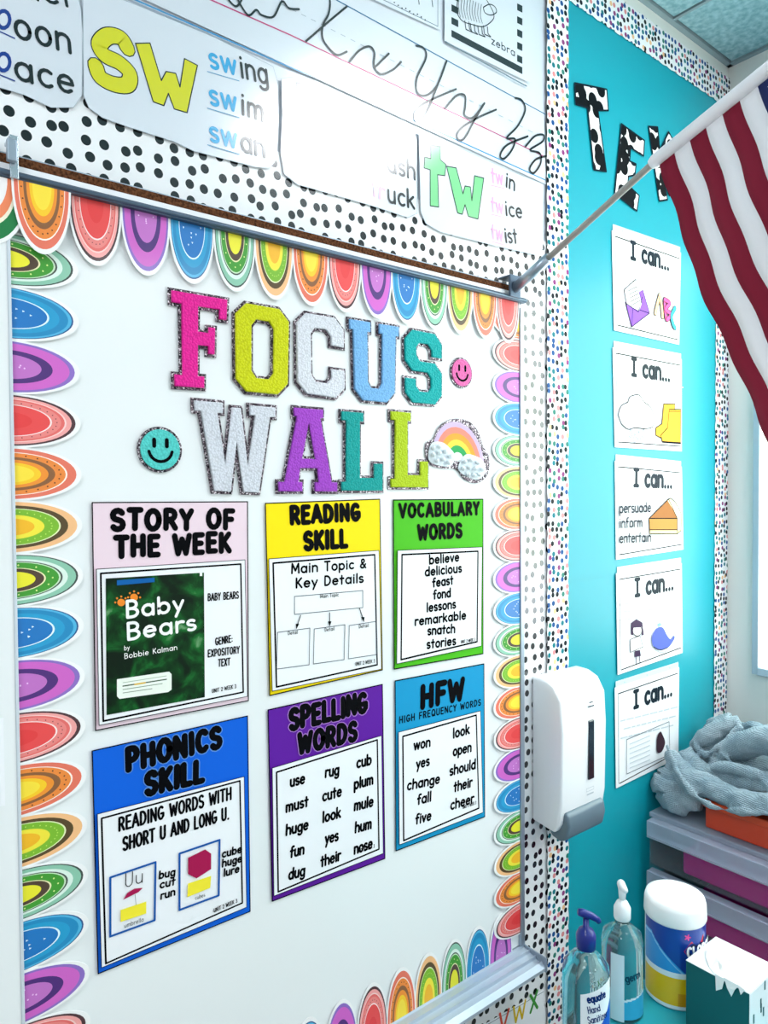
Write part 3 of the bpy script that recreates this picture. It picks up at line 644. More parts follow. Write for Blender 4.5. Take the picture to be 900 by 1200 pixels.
varsity('A', [(323, 474), (395, 480), (395, 578), (323, 578)], '#A948CC', 'purple fuzzy letter A with glitter edge')
varsity('L', [(397, 480), (448, 484), (448, 577), (397, 577)], '#12A39E', 'teal fuzzy letter L with glitter edge beside the purple A')
varsity('L', [(455, 480), (501, 484), (501, 573), (455, 573)], '#B9D21E', 'lime green fuzzy letter L with glitter edge at the end of the row')
def smiley(cx, cy, rx, ry, col, label):
    Y = YB-.001; c = at(cx, cy, Y); t = thing('smiley_patch', label, 'patch', c)
    s = scale_at(cx, cy, Y); Rz = ry*s
    def disc(r, y0, y1, mt, nm):
        mb = MB(); n = 28
        f = [Vector((c.x+r*math.cos(i*2*pi/n), y1, c.z+r*math.sin(i*2*pi/n))) for i in range(n)]
        mb.hull_slab(f, mt, Vector((0, y0-y1, 0))); return mb.build(nm, t, .0005)
    disc(Rz, Y, Y-.0015, MATS['glitter_trim'], 'glitter_base')
    mt = pattern_mat('chenille_'+col.lstrip('#'), 'chenille', c=col); disc(Rz*.88, Y-.0015, Y-.0035, mt, 'chenille_fill')
    a = MB(); mf = wallmap(Y-.0036)
    for sx in (-1, 1): ribbon(a, [(c.x+sx*Rz*.28, c.z+Rz*.15), (c.x+sx*Rz*.28, c.z+Rz*.42)], Rz*.09, black, mf, 0.0001)
    ribbon(a, [(c.x+Rz*.52*math.cos(q), c.z+Rz*.52*math.sin(q)) for q in [math.radians(190+16*i) for i in range(11)]], Rz*.07, black, mf, .0001)
    a.build('face', t, recalc=False)
smiley(540, 437, 14, 18, '#F070B4', 'small pink smiley face patch right of the letter S')
smiley(187, 527, 25, 27, '#58D2CC', 'aqua smiley face patch left of the letter W')
# rainbow patch
Y = YB-.001; t = thing('rainbow_patch', 'rainbow patch with two pearl clouds and a glitter edge', 'patch', at(535, 560, Y))
out = [(499, 533), (500, 519), (508, 514), (515, 500), (530, 491), (548, 493), (560, 505), (566, 522), (573, 535), (572, 555), (560, 566), (545, 562), (535, 550), (520, 549), (505, 545)]
sheet('glitter_base', out, Y-.0018, .0018, MATS['glitter_trim'], t, sm=True)
a = Art(Y-.002)
cc = (537, 541)
for r, c in ((38, '#C9B2D6'), (33, '#F08A78'), (27, '#F5A23A'), (21, '#F2D24A'), (15.5, '#2FA35A'), (9, '#E8ECEE')):
    sy = 1.22; pts = [(cc[0]+r*.80*math.cos(math.radians(q)), cc[1]-r*sy*math.sin(math.radians(q))+(.25*r*.8*math.cos(math.radians(q)))) for q in range(0, 181, 12)]
    a.poly(pts, pm(c))
a.build('rainbow_arcs', t)
pearl = mat('pearl', '#E6EEF2', .2, .6)
a = Art(Y-.003); a.poly([(502, 530), (506, 519), (517, 518), (526, 524), (533, 534), (528, 546), (512, 545), (503, 540)], pm('#DDE6EC'), sm=True)
a.poly([(537, 546), (545, 533), (556, 534), (566, 540), (569, 553), (560, 562), (548, 559), (539, 553)], pm('#DDE6EC'), sm=True); a.build('clouds', t)
mb = MB()
for (cx, cy) in [(508, 525), (515, 523), (508, 533), (515, 531), (522, 529), (528, 535), (512, 540), (519, 538), (526, 542), (545, 541), (552, 539), (560, 542), (543, 549), (550, 548), (557, 549), (565, 550), (549, 556), (556, 557), (562, 556)]:
    p = at(cx, cy, Y-.0075); r = .0042
    mb.lathe((p.x, p.y, p.z), [(0.0001, -r)]+[(r*math.cos(q), r*math.sin(q)) for q in (-.9, -.3, .3, .9)]+[(.0001, r)], pearl, 8)
mb.build('pearls', t)['kind'] = 'stuff'

# ------------------------------------------------------------------ focus posters
YP = YB-.001
def poster(label, quad, header_y, col, inner, fn, frame_w=1.6, double=True):
    """quad = card corners TL TR BR BL; header_y = (left,right) bottom of the coloured heading; inner = white sheet corners"""
    t = thing('poster', label, 'poster', at(*quad[3], YP))
    sheet('card', quad, YP-.0010, .0010, pm(col), t)
    a = Art(YP-.0010); a.line(quad, 1.2, black, closed=True); a.build('card_outline', t)
    y2 = YP-.0030
    sheet('inner_sheet', inner, y2, .0006, paper, t)
    a = Art(y2); a.line(inner, .7, black, closed=True); a.line(inset(inner, 5.0), 1.9, black, closed=True)
    a.build('inner_frame', t)
    fn(t, YP-.0011, y2)
def headline(t, Y, rows, w=.32, halo=None, gap=.2, nm='heading_text'):
    a = Art(Y-.0002)
    for s, p0, p1, h in rows:
        if halo: a.text(s, (p0[0]-1, p0[1]), (p1[0]+1, p1[1]), h, w=w+.10, mt=pm(halo), gap=gap, jit=.03)
        a.text(s, p0, p1, h, w=w, gap=gap, jit=.03)
    a.build(nm, t)
# 1 story of the week
def f1(t, Y, y2):
    headline(t, Y, [('STORY OF', (126, 620), (277, 618), 22), ('THE WEEK', (131, 652), (273, 645), 22)], w=.33)
    sheet('book_picture', [(124, 678), (239, 671), (240, 817), (125, 838)], y2-.0006, .0004, MATS['book_cover'], t)
    yy = y2-.0008
    a = Art(yy); wh = pm('#F5F7F5')
    a.poly([(137, 680), (181, 677), (181, 682), (137, 686)], pm('#0F5FA6'))
    a.poly([(234, 671), (237, 671), (237, 675), (234, 675)], wh)
    for cx, cy in ((142, 706), (157, 700)):
        a.disc((cx, cy), 4.6, pm('#F08A2C'), 4.4)
        for q in (-70, -25, 20, 65, 110): a.disc((cx+7*math.sin(math.radians(q-20)), cy-7*math.cos(math.radians(q-20))), 1.2, pm('#F08A2C'))
    a.build('paw_print', t); a = Art(yy, .0004)
    a.text('Baby', (145, 724), (217, 715), 19, w=.19, mt=wh); a.text('Bears', (146, 750), (232, 737), 19, w=.19, mt=wh)
    a.text('by', (145, 762), (152, 761), 5, w=.15, mt=wh); a.text('Bobbie Kalman', (145, 772), (208, 761), 6, w=.14, mt=wh)
    a.build('title_text', t); a = Art(yy)
    a.poly([(137, 796), (198, 787), (201, 790), (201, 808), (197, 811), (140, 819), (137, 816)], pm('#EEF3EA'))
    a.line([(144, 800), (195, 792)], .7, pm('#9FB09A')); a.line([(144, 804), (195, 796)], 1.3, pm('#3E5A3C')); a.line([(158, 802), (170, 800)], 1.8, pm('#E2B83C')); a.line([(144, 808), (190, 801)], .8, pm('#7E927A')); a.line([(144, 812), (178, 807)], .8, pm('#7E927A'))
    a.build('caption_box', t)
    a = Art(y2-.0002)
    a.text('BABY BEARS', (243, 704), (280, 701), 8, w=.18); a.build('side_text', t); a = Art(y2-.0002); a.text('GENRE:', (252, 756), (273, 752), 8, w=.18)
    a.text('EXPOSITORY', (243, 770), (281, 765), 8, w=.18); a.text('TEXT', (255, 781), (270, 779), 8, w=.18); a.build('side_text', t); a = Art(y2-.0002); a.text('UNIT 2 WEEK 3', (248, 812), (277, 806), 4.25, w=.18)
    a.build('footnote_text', t)
poster('story of the week poster with pale pink heading and green book cover', [(108, 589), (290, 588), (291, 821), (112, 856)], 0, '#EBD3DE', [(113, 667), (287, 656), (290, 816), (116, 850)], f1)
# 2 phonics
def f2(t, Y, y2):
    headline(t, Y, [('PHONICS', (145, 903), (262, 873), 24), ('SKILL', (167, 932), (241, 914), 24)], w=.33, halo='#5C8FD8')
    a = Art(y2-.0002)
    a.text('READING WORDS WITH', (138, 974), (272, 936), 15, w=.19); a.text('SHORT U AND LONG U.', (143, 997), (269, 959), 15, w=.19)
    for s, p0, p1 in (('bug', (185, 1030), (206, 1025)), ('cut', (186, 1041), (206, 1036)), ('run', (187, 1054), (206, 1048)), ('cube', (259, 1005), (284, 998)), ('huge', (259, 1016), (284, 1009)), ('lure', (261, 1027), (281, 1021))):
        a.text(s, p0, p1, 8.5, w=.24)
    a.text('UNIT 2 WEEK 3', (250, 1069), (278, 1057), 4.25, w=.18)
    nb = pm('#1657A8')
    q1 = [(129, 1028), (182, 1010), (181, 1078), (129, 1097)]; q2 = [(210, 1000), (257, 984), (256, 1049), (210, 1066)]
    a.line(q1, 2.4, nb, closed=True); a.line(q2, 2.4, nb, closed=True)
    a.text('Uu', (145, 1040), (168, 1033), 16, w=.07); rd = pm('#A8174E')
    a.poly([(144, 1054), (149, 1046), (157, 1041), (167, 1040), (162, 1045), (152, 1050)], rd); a.line([(158, 1048), (159, 1060)], .6, pm('#888888'))
    ye = pm('#F6E63A'); a.poly([(141, 1066), (171, 1056), (171, 1070), (141, 1080)], ye); a.poly([(220, 1035), (247, 1026), (246, 1040), (219, 1051)], ye)
    a.poly([(220, 1005), (240, 995), (247, 1000), (247, 1018), (230, 1029), (220, 1024)], rd)
    a.text('umbrella', (145, 1087), (168, 1079), 5, w=.1); a.text('cubes', (228, 1054), (240, 1050), 4.5, w=.1)
    a.build('lesson_print', t)
poster('phonics skill poster with royal blue heading, lowest on the left', [(108, 880), (290, 839), (293, 1068), (115, 1141)], 0, '#0E61D8', [(114, 954), (286, 910), (289, 1063), (119, 1134)], f2)
# 3 reading skill
def f3(t, Y, y2):
    headline(t, Y, [('READING', (338, 613), (424, 608), 18.5), ('SKILL', (354, 644), (409, 640), 19)], w=.34)
    a = Art(y2-.0002)
    a.text('Main Topic &', (340, 672), (430, 665), 11, w=.21); a.text('Key Details', (345, 689), (427, 682), 11, w=.21)
    g = pm('#5A5F68')
    a.line([(345, 699), (425, 692), (425, 712), (345, 720)], .8, g, closed=True); a.text('Main Topic', (375, 701), (397, 698.5), 4, w=.14)
    for q, x in (([(325, 741), (363, 736), (362, 779), (324, 784)], 337), ([(368, 737), (404, 732), (403, 773), (367, 778)], 380), ([(409, 733), (441, 728), (441, 767), (408, 772)], 420)):
        a.line(q, .8, g, closed=True); a.text('Detail', (x, (q[0][1]+q[1][1])/2+5.5), (x+12, (q[0][1]+q[1][1])/2+4), 4, w=.14)
    for p, q in (((352, 721), (347, 736)), ((386, 718), (386, 733)), ((421, 713), (426, 728))):
        a.line([p, q], 1.1, black); dx = (q[0]-p[0])*.25; a.poly([(q[0], q[1]+1), (q[0]-2-dx, q[1]-5), (q[0]+2-dx, q[1]-5)], black)
    a.text('UNIT 2 WEEK 3', (416, 780), (439, 776), 3.825, w=.18)
    a.build('lesson_print', t)
poster('reading skill poster with yellow heading and topic chart', [(311, 590), (445, 585), (448, 785), (316, 815)], 0, '#FADF08', [(315, 655), (444, 645), (447, 784), (319, 810)], f3)
# 4 spelling
def f4(t, Y, y2):
    headline(t, Y, [('SPELLING', (337, 855), (432, 832), 22), ('WORDS', (347, 883), (420, 866), 21)], w=.33, halo='#A878C8')
    a = Art(y2-.0002)
    for s, p0, p1 in (('use', (339, 922), (358, 917)), ('rug', (380, 911), (398, 907)), ('cub', (417, 900), (436, 895)), ('must', (334, 952), (362, 944)), ('cute', (377, 939), (401, 932)), ('plum', (414, 925), (438, 918)),
                      ('huge', (334, 979), (362, 971)), ('look', (377, 964), (400, 957)), ('mule', (414, 950), (438, 944)), ('fun', (339, 1005), (357, 1000)), ('yes', (380, 989), (397, 984)), ('hum', (415, 976), (436, 970)),
                      ('dug', (337, 1031), (358, 1025)), ('their', (375, 1016), (400, 1007)), ('nose', (414, 1001), (437, 993))):
        Art(y2-.0002).text(s, p0, p1, 12, w=.23).build('word', t)
    a.text('UNIT 2 WEEK 3', (418, 1000), (439, 993), 3.825, w=.18)
    a.build('footnote_text', t)
poster('spelling words poster with purple heading', [(314, 832), (448, 802), (451, 1006), (319, 1056)], 0, '#5F1C9C', [(319, 900), (447, 862), (449, 1000), (321, 1050)], f4)
# 5 vocabulary
def f5(t, Y, y2):
    headline(t, Y, [('VOCABULARY', (466, 606), (563, 602), 14.5), ('WORDS', (488, 632), (543, 629), 15.5)], w=.31)
    a = Art(y2-.0002)
    for s, p0, p1 in (('believe', (502, 661), (539, 657)), ('delicious', (497, 675), (542, 670)), ('feast', (506, 688), (532, 684)), ('fond', (507, 702), (529, 699)), ('lessons', (499, 717), (535, 712)), ('remarkable', (485, 733), (547, 725)), ('snatch', (500, 744), (534, 741)), ('stories', (499, 760), (535, 755))):
        Art(y2-.0002).text(s, p0, p1, 10, w=.24).build('word', t)
    a.text('UNIT 2 WEEK 3', (540, 754), (557, 751), 3.4, w=.18)
    a.build('footnote_text', t)
poster('vocabulary words poster with green heading', [(461, 586), (566, 585), (566, 766), (462, 784)], 0, '#4CBB1A', [(466, 645), (565, 641), (564, 757), (465, 778)], f5)
# 6 HFW
def f6(t, Y, y2):
    headline(t, Y, [('HFW', (490, 829), (546, 817), 23)], w=.34)
    headline(t, Y, [('HIGH FREQUENCY WORDS', (467, 848), (564, 826), 7.5)], w=.2, nm='subheading_text')
    a = Art(y2-.0002)
    for s, p0, p1 in (('won', (484, 879), (505, 874)), ('look', (530, 865), (551, 859)), ('yes', (487, 901), (504, 896)), ('open', (530, 886), (553, 880)), ('change', (476, 926), (516, 917)), ('should', (526, 909), (558, 900)),
                      ('fall', (488, 943), (506, 938)), ('their', (531, 928), (554, 921)), ('five', (486, 966), (506, 960)), ('cheer', (527, 949), (556, 940))):
        Art(y2-.0002).text(s, p0, p1, 11, w=.23).build('word', t)
    a.text('UNIT 2 WEEK 3', (542, 948), (558, 942), 3.4, w=.18)
    a.build('footnote_text', t)
poster('high frequency words poster with sky blue heading', [(463, 798), (567, 778), (568, 957), (464, 997)], 0, '#1795C8', [(467, 858), (563, 833), (566, 952), (468, 990)], f6)

# ------------------------------------------------------------------ "I can" signs on the turquoise paper
YI = -.0055
def ican(label, quad, fn, flap=True):
    t = thing('classroom_sign', label, 'sign', at(*quad[3], YI))
    TL, TR, BR, BL = quad
    sheet('sheet', [TL, TR, BR, BL], YI, .0007, paper, t)
    if flap:
        a = Art(YI+.0012); a.poly([(TL[0]+1, TL[1]-7.5), (TR[0]-1, TR[1]-6.5), (TR[0]-1, TR[1]+1), (TL[0]+1, TL[1]+1)], mat('sleeve_plastic', '#CFF0F2', .25, .6)); 
        for q in (.15, .5, .85): a.disc((TL[0]*(1-q)+TR[0]*q, TL[1]*(1-q)+TR[1]*q-3), .9, pm('#9FB8C0'))
        a.build('sleeve_top', t)
    a = Art(YI-.0002)
    a.line([(TL[0]+4, TL[1]+7), (TR[0]-2, TR[1]+7)], 1.1, black); a.line([(BL[0]+4, BL[1]-6), (BR[0]-2, BR[1]-6)], 1.1, black); a.line([(TL[0]+4, TL[1]+7), (BL[0]+3, BL[1]-6)], .7, pm('#4A5560'))
    sl = (TR[1]-TL[1])/(TR[0]-TL[0]); s2 = (BR[1]-BL[1])/(BR[0]-BL[0]); s1 = sl*.8+s2*.2
    bx, by = TL[0]+21, TL[1]+(32 if TL[1] < 450 else 29 if TL[1] < 600 else 26.5 if TL[1] < 700 else 24)
    ink = pm('#12222E')
    a.text('x', (bx, by), (bx+8, by+8*s1), 19, w=.25, mt=ink, fixed=['@I'])
    a.text('can...', (bx+13, by+13*s1), (bx+47, by+47*s1), 20, w=.25, mt=ink)
    fn(a, TL, s1, s2); a.build('print', t)
lg = pm('#C6CDD4')
def faint(a, x, y, L, s, n=2, dy=10):
    for k in range(n):
        x0 = x+(k % 2)*4
        while x0 < x+L-(k % 2)*4:
            l = R.uniform(3, 8); a.line([(x0, y+k*dy+(x0-x)*s), (x0+l, y+k*dy+(x0+l-x)*s)], 1.5, lg); x0 += l+2
def z6(L): return [(640+x/3.4615, 240+y/3.4615) for x, y in L]
def z7(L): return [(640+x/2.857, 520+y/2.857) for x, y in L]
def g1(a, TL, s, s2):
    faint(a, 725, 308, 68, s)
    pu = pm('#8C56C4'); a.poly(z6([(320, 395), (390, 345), (418, 440), (345, 496)]), pu); a.line(z6([(320, 395), (345, 496), (418, 440), (390, 345)]), 1, black)
    a.poly(z6([(315, 345), (362, 303), (386, 400), (375, 430), (325, 405)]), paper); a.line(z6([(315, 345), (362, 303), (386, 400)]), 1, black); a.line(z6([(315, 345), (325, 405)]), 1, black)
    a.line(z6([(322, 400), (372, 435), (388, 375)]), 1, black); a.line(z6([(350, 420), (345, 490)]), .8, black); a.line(z6([(372, 425), (415, 440)]), .8, black)
    for k in range(5): a.line(z6([(328+k*4, 352+k*14), (346+k*4, 342+k*14), (366+k*3, 333+k*14)]), .8, black, sm=True)
    def bub(L, c): a.line(z6(L), 6.2, black, sm=True); a.line(z6(L), 4.6, pm(c), sm=True)
    bub([(440, 440), (450, 400), (458, 368)], '#F2C49A'); bub([(458, 368), (466, 410), (470, 455)], '#F2C49A')
    bub([(478, 385), (480, 430), (485, 465)], '#E6549A'); bub([(478, 385), (498, 400), (482, 425), (505, 445), (488, 466)], '#E6549A')
    bub([(520, 420), (506, 450), (512, 485), (520, 500)], '#39B4CC')
ican('topmost I can sign, with purple envelope and letters ABC', [(717, 270), (798, 296), (796, 404), (719.5, 387)], g1)
def g2(a, TL, s, s2):
    faint(a, 725, 445, 68, .12)
    cl = z6([(305, 890), (292, 850), (305, 815), (330, 800), (340, 778), (375, 772), (395, 800), (420, 820), (438, 865), (430, 900), (400, 908), (360, 905), (330, 910)])
    a.poly(cl, pm('#EDF0FA'), sm=True); a.line(cl+[cl[0]], 1.1, black, sm=True)
    for x, y in ((340, 925), (358, 945), (375, 935), (393, 928)):
        a.line(z6([(x, y-18), (x-7, y+8), (x, y+18), (x+7, y+8), (x, y-18)]), .8, pm('#3A5A78'), sm=True)
    ye = pm('#F6B42A')
    for L in ([(475, 808), (520, 808), (518, 880), (500, 925), (462, 945), (443, 935), (443, 905), (468, 888)], [(497, 830), (544, 830), (543, 965), (470, 962), (463, 935), (490, 905)]):
        a.poly(z6(L), ye); a.line(z6(L), 1.1, black, closed=True)
    a.line(z6([(470, 962), (543, 967)]), 2, black); a.line(z6([(497, 838), (543, 838)]), .8, black)
ican('second I can sign from the top, with rain cloud and yellow boots', [(718, 407), (799, 421), (799, 529), (720.5, 524)], g2)
def g3(a, TL, s, s2):
    faint(a, 726, 574, 66, .02, 2, 9)
    dk = pm('#1A2230')
    for w_, x1, y in (('persuade', 763, 599.5), ('inform', 753, 617), ('entertain', 763, 634.5)): a.text(w_, (725, y+1.5), (x1, y), 11.5, w=.16, mt=dk)
    a.poly(z7([(343, 250), (408, 185), (440, 215), (437, 250)]), pm('#A5682C')); a.poly(z7([(343, 250), (437, 250), (437, 290), (345, 290)]), pm('#C48A3C'))
    a.poly(z7([(345, 288), (437, 288), (450, 280), (450, 292), (437, 302), (345, 302)]), pm('#EAD9A0')); a.poly(z7([(405, 190), (415, 182), (430, 195), (440, 215), (452, 240), (450, 285), (437, 290), (437, 245)]), pm('#F2E4B8'))
    for L in ([(343, 250), (408, 185), (437, 250), (343, 250)], [(343, 250), (345, 302), (437, 302), (450, 290), (452, 240)], [(437, 250), (437, 300)], [(405, 188), (415, 182), (430, 195), (440, 212), (452, 238)], [(345, 288), (437, 288)]): a.line(z7(L), 1.1, black)
ican('third I can sign from the top, with slice of pie', [(720.5, 540), (799, 547), (801, 644), (722, 656)], g3)
def g4(a, TL, s, s2):
    faint(a, 727, 708, 66, -.08, 3, 9)
    hair = pm('#3C2548'); skin = pm('#F2EDEA')
    a.poly(z7([(283, 640), (283, 600), (300, 587), (320, 598), (325, 640), (318, 642), (318, 612), (290, 612), (290, 640)]), hair); a.disc(z7([(303, 625)])[0], 5.2, skin, 6.5); a.line([(z7([(303, 625)])[0][0]+5.2*math.cos(k*pi/6), z7([(303, 625)])[0][1]+6.5*math.sin(k*pi/6)) for k in range(13)], .7, black)
    a.poly(z7([(285, 600), (303, 590), (320, 600), (316, 614), (288, 616)]), hair)
    a.poly(z7([(280, 655), (312, 642), (322, 680), (315, 690), (280, 698)]), paper); a.line(z7([(280, 655), (312, 642), (322, 680), (280, 698)]), .8, black, closed=True)
    a.poly(z7([(295, 693), (312, 690), (315, 710), (295, 714)]), hair); a.line(z7([(300, 712), (300, 735)]), 1.4, hair); a.line(z7([(310, 710), (312, 732)]), 1.4, hair)
    a.poly(z7([(355, 675), (352, 645), (368, 618), (388, 615), (402, 640), (415, 655), (425, 642), (428, 650), (418, 668), (405, 682), (375, 690)]), pm('#5566BE'), sm=True)
    a.line(z7([(358, 680), (380, 690), (405, 682)]), .9, black, sm=True); a.disc(z7([(378, 605)])[0], 2, pm('#8FC6D8'))
    el = [(640+(390+42*math.cos(k*pi/10))/2.857, 520+(640-58*math.sin(k*pi/10)-8*math.cos(k*pi/10))/2.857) for k in range(21)]; a.line(el, .6, pm('#9AA4AE'))
ican('fourth I can sign from the top, with girl thinking of a blue whale', [(722, 672), (799, 660), (800, 765), (724, 791)], g4)
def g5(a, TL, s, s2):
    faint(a, 727, 845, 62, -.25, 3, 10)
    L = lambda q: [(640+x/2.857, 520+y/2.857) for x, y in q]
    a.line(L([(268, 990), (410, 930), (412, 1040), (268, 1105)]), .8, pm('#5A626C'), closed=True)
    for k in range(6): a.line(L([(278, 1005+k*16), (345, 977+k*16)]), 1.2, lg)
    a.poly(L([(370, 980), (380, 963), (388, 975), (396, 1000), (385, 1030), (370, 1032), (368, 1005)]), pm('#3A2430'), sm=True)
ican('lowest I can sign, with framed text box, half behind the grey blanket', [(720.5, 806), (796, 782), (795, 888), (722, 924)], g5)

# ------------------------------------------------------------------ cow print letters
def cow(pts, label):
    Y = -.0055; P = [(660+x/6.43, 80+y/6.43) for x, y in pts]; t = thing('cow_print_letter', label, 'letter', at(*P[0], Y))
    sheet('letter_card', P, Y, .001, MATS['cow_print'], t); a = Art(Y); a.line(P, 2.1, pm('#0C1B28'), closed=True); a.build('letter_edge', t)
cow([(88, 112), (328, 160), (340, 318), (262, 318), (325, 778), (232, 765), (185, 298), (95, 272)], 'cow print letter T, leftmost of the three')
cow([(440, 420), (612, 545), (605, 660), (508, 598), (500, 700), (548, 722), (540, 805), (490, 815), (487, 880), (572, 960), (555, 1075), (388, 945)], 'tilted cow print letter E behind the flag pole')
cow([(645, 440), (712, 445), (728, 620), (795, 480), (832, 550), (762, 690), (850, 900), (800, 960), (752, 800), (785, 990), (725, 1000)], 'cow print letter K partly hidden by the flag')

# ------------------------------------------------------------------ strip under the tray
zv = at(600, 1190, -.004)
tag(band(-.4, xp, at(600, 1200, -.004).z-.05, at(600, 1154, -.004).z+.02, -.0042, .0006, pk, 'border_strip', amp=.0025), 'black polka dot border strip just below the whiteboard tray', 'border')
t = thing('alphabet_strip', 'printed strip of coloured capital letters under the tray', 'alphabet chart', at(610, 1190, -.006))
sheet('strip_sheet', [(540, 1217), (637, 1160), (640, 1215), (540, 1290)], -.006, .0006, paper, t)
a = Art(-.006); a.line([(545, 1216), (637, 1162)], .8, pm('#8A949C'))
a.text('V', (582, 1211), (597, 1203), 21, w=.16, mt=pm('#D9503C')); a.text('W', (599, 1201), (617, 1190), 19, w=.16, mt=pm('#D9B62A')); a.text('X', (619, 1188), (632, 1179), 20, w=.18, mt=pm('#3F8F3C'))
a.build('print', t)

# ------------------------------------------------------------------ flag
XF = at(599, 338, -.03).x
S0 = atX(773, 193, XF); S6 = atX(888, 101, XF); hv = (S6-S0)/6; hd = hv.normalized()
E1 = atX(895, 496, XF); gd = (E1-S0).normalized()
FLY = hv.length*13*1.5
fl = thing('flag', 'american flag on a slanted pole above the classroom signs', 'flag', atX(600, 338, XF))
def FP(s, t):
    w_ = t/FLY
    rip = .007*math.sin(s*.9+t*9)*w_**.6+.006*math.sin(t*22+s*.35)*min(1, w_*3)
    p = S0+hv*s+gd*t+Vector((1, 0, 0))*rip
    p += Vector((0, .012*math.sin(pi*min(1, t/.46))+.002*math.sin(t*60), 0))*(1-s/13)
    return p
redm = mat('flag_red', '#86052C', .8, sheen=0, bump=.2, bscale=90); whm = mat('flag_white', '#F8F6FA', .8, sheen=0, bump=.2, bscale=90); nvm = mat('flag_navy', '#14245E', .8, bump=.2, bscale=90)
def patch(s0, s1, t0, t1, mt, name, ns=2, nt=40, lift=0):
    mb = MB(); V_ = [FP(s0+(s1-s0)*i/ns, t0+(t1-t0)*j/nt) for i in range(ns+1) for j in range(nt+1)]
    mb.add(V_, [(i*(nt+1)+j, i*(nt+1)+j+1, (i+1)*(nt+1)+j+1, (i+1)*(nt+1)+j) for i in range(ns) for j in range(nt)], mt, True)
    o = mb.build(name, fl, recalc=False); s = o.modifiers.new('solid', 'SOLIDIFY'); s.thickness = .0007+lift; s.offset = 0; return o
CT = FLY*.4
for k in range(13):
    patch(k, k+1, CT if k >= 6 else 0, FLY, redm if k % 2 == 0 else whm, 'red_stripe' if k % 2 == 0 else 'white_stripe')
patch(6, 13, 0, CT, nvm, 'canton', 14, 24)
for r_ in range(9):
    for c_ in range(6 if r_ % 2 == 0 else 5):
        s_ = 13-(r_+1)*.7; t_ = CT*((c_*2+1+(r_ % 2))/12)
        mb = MB(); vv = []
        for side in (.0012, -.0012):
            pts = [FP(s_, t_)+(hd*math.cos(k*pi/5)+gd*math.sin(k*pi/5))*(.0085 if k % 2 == 0 else .0034)+Vector((side, 0, 0)) for k in range(10)]
            mb.add([FP(s_, t_)+Vector((side, 0, 0))]+pts, [(0, 1+k, 1+(k+1) % 10) for k in range(10)], whm)
        mb.build('star', fl, recalc=False)
ax0 = S0-gd*.010
mb = MB(); mb.tube([ax0-hd*.012, ax0-hd*.004, ax0+hv*6, ax0+hv*13.2], [.0075, .0105, .0105, .0105], whm, 16); mb.build('pole_sleeve', fl)
base = Vector((XF, YB-.018, rz-.010)); 
mb = MB(); mb.tube([base+Vector((0, 0, 0)), ax0, ax0+hv*13.6], .0055, mat('pole_grey', '#A8A49E', .35), 12); mb.build('pole', fl)
mb = MB(); bd = (ax0-base).normalized(); mb.tube([base, base+bd*.085], .0095, alu, 14); mb.build('socket', fl)
mb = MB(); mb.box((XF-.014, YB-.021, rz-.026), (XF+.014, YB-.016, rz+.014), dark_alu); mb.box((XF-.014, YB-.016, rz+.0105), (XF+.014, -.010, rz+.014), dark_alu); mb.build('bracket', fl, .001)

# ------------------------------------------------------------------ wall dispenser
dx0 = at(620, 880, 0).x+.001; dy1 = atX(659, 880, dx0).y; dx1 = at(711, 880, dy1).x; kd = dy1/-.103
zt_ = 1.60-.360; zb_ = 1.60-.658
t = thing('soap_dispenser', 'white wall mounted hand soap dispenser with grey push bar', 'dispenser', ((dx0+dx1)/2, -.007, zb_))
dw = mat('dispenser_white', '#EDEFF2', .28, .3)
mb = MB()
prof = [(-.007, zt_), (-.045, zt_-.002), (-.078, zt_-.014), (-.098, zt_-.040), (-.103, zt_-.10), (-.100, zb_+.06), (-.092, zb_+.022), (-.080, zb_+.004), (-.060, zb_+.006), (-.007, zb_+.012)]
mb.hull_slab([Vector((dx0, y*kd, z)) for y, z in prof], dw, Vector((dx1-dx0, 0, 0))); o = mb.build('cover', t, .012); o.modifiers['bevel'].segments = 5; o.modifiers['bevel'].angle_limit = math.radians(50)
for p in o.data.polygons: p.use_smooth = True
xm = (dx0+dx1)/2
mb = MB(); yv = -.1035*kd
wx = at(689.5, 880, dy1).x
mb.hull_slab([Vector((wx, yv-.0012, 1.60-.448)), Vector((wx+.017, yv-.0012, 1.60-.448)), Vector((wx+.017, yv-.0012, 1.60-.566)), Vector((wx, yv-.0012, 1.60-.566))], mat('dark_window', '#14202C', .15, .6), Vector((0, .006, 0))); mb.build('level_window', t, .002)
mb = MB(); mf = lambda u, v, h: Vector((u, -.1034-h, v))
text(mb, 'HAND', (wx-.001, 1.60-.412), (wx+.014, 1.60-.412), .0045, w=.2, mt=pm('#3C4650'), uv=True, mapf=mf); text(mb, 'HYGIENE', (wx-.004, 1.60-.421), (wx+.018, 1.60-.421), .0045, w=.22, mt=pm('#3C4650'), uv=True, mapf=mf)
mb.build('print', t, recalc=False) if False else None
mb = MB(); z0 = 1.60-.588; mf = lambda u, v, h: Vector((u, -.1022*kd-h, v))
ribbon(mb, [(wx-.006, z0), (wx+.018, z0), (wx+.018, z0+.006), (wx-.006, z0+.006), (wx-.006, z0)], .0004, pm('#B8C0C8'), mf, .0005)
ribbon(mb, [(wx-.004, z0-.006), (wx+.016, z0-.006)], .0014, pm('#B8C0C8'), mf, .0009)
mf2 = lambda u, v, h: Vector((u, -.1042*kd-h, v))
for q, l in ((.412, .010), (.420, .018)): ribbon(mb, [(wx+.007-l/2, 1.60-q), (wx+.007+l/2, 1.60-q)], .0013, pm('#4A545E'), mf2, .0003)
mb.build('emblem', t, recalc=False)
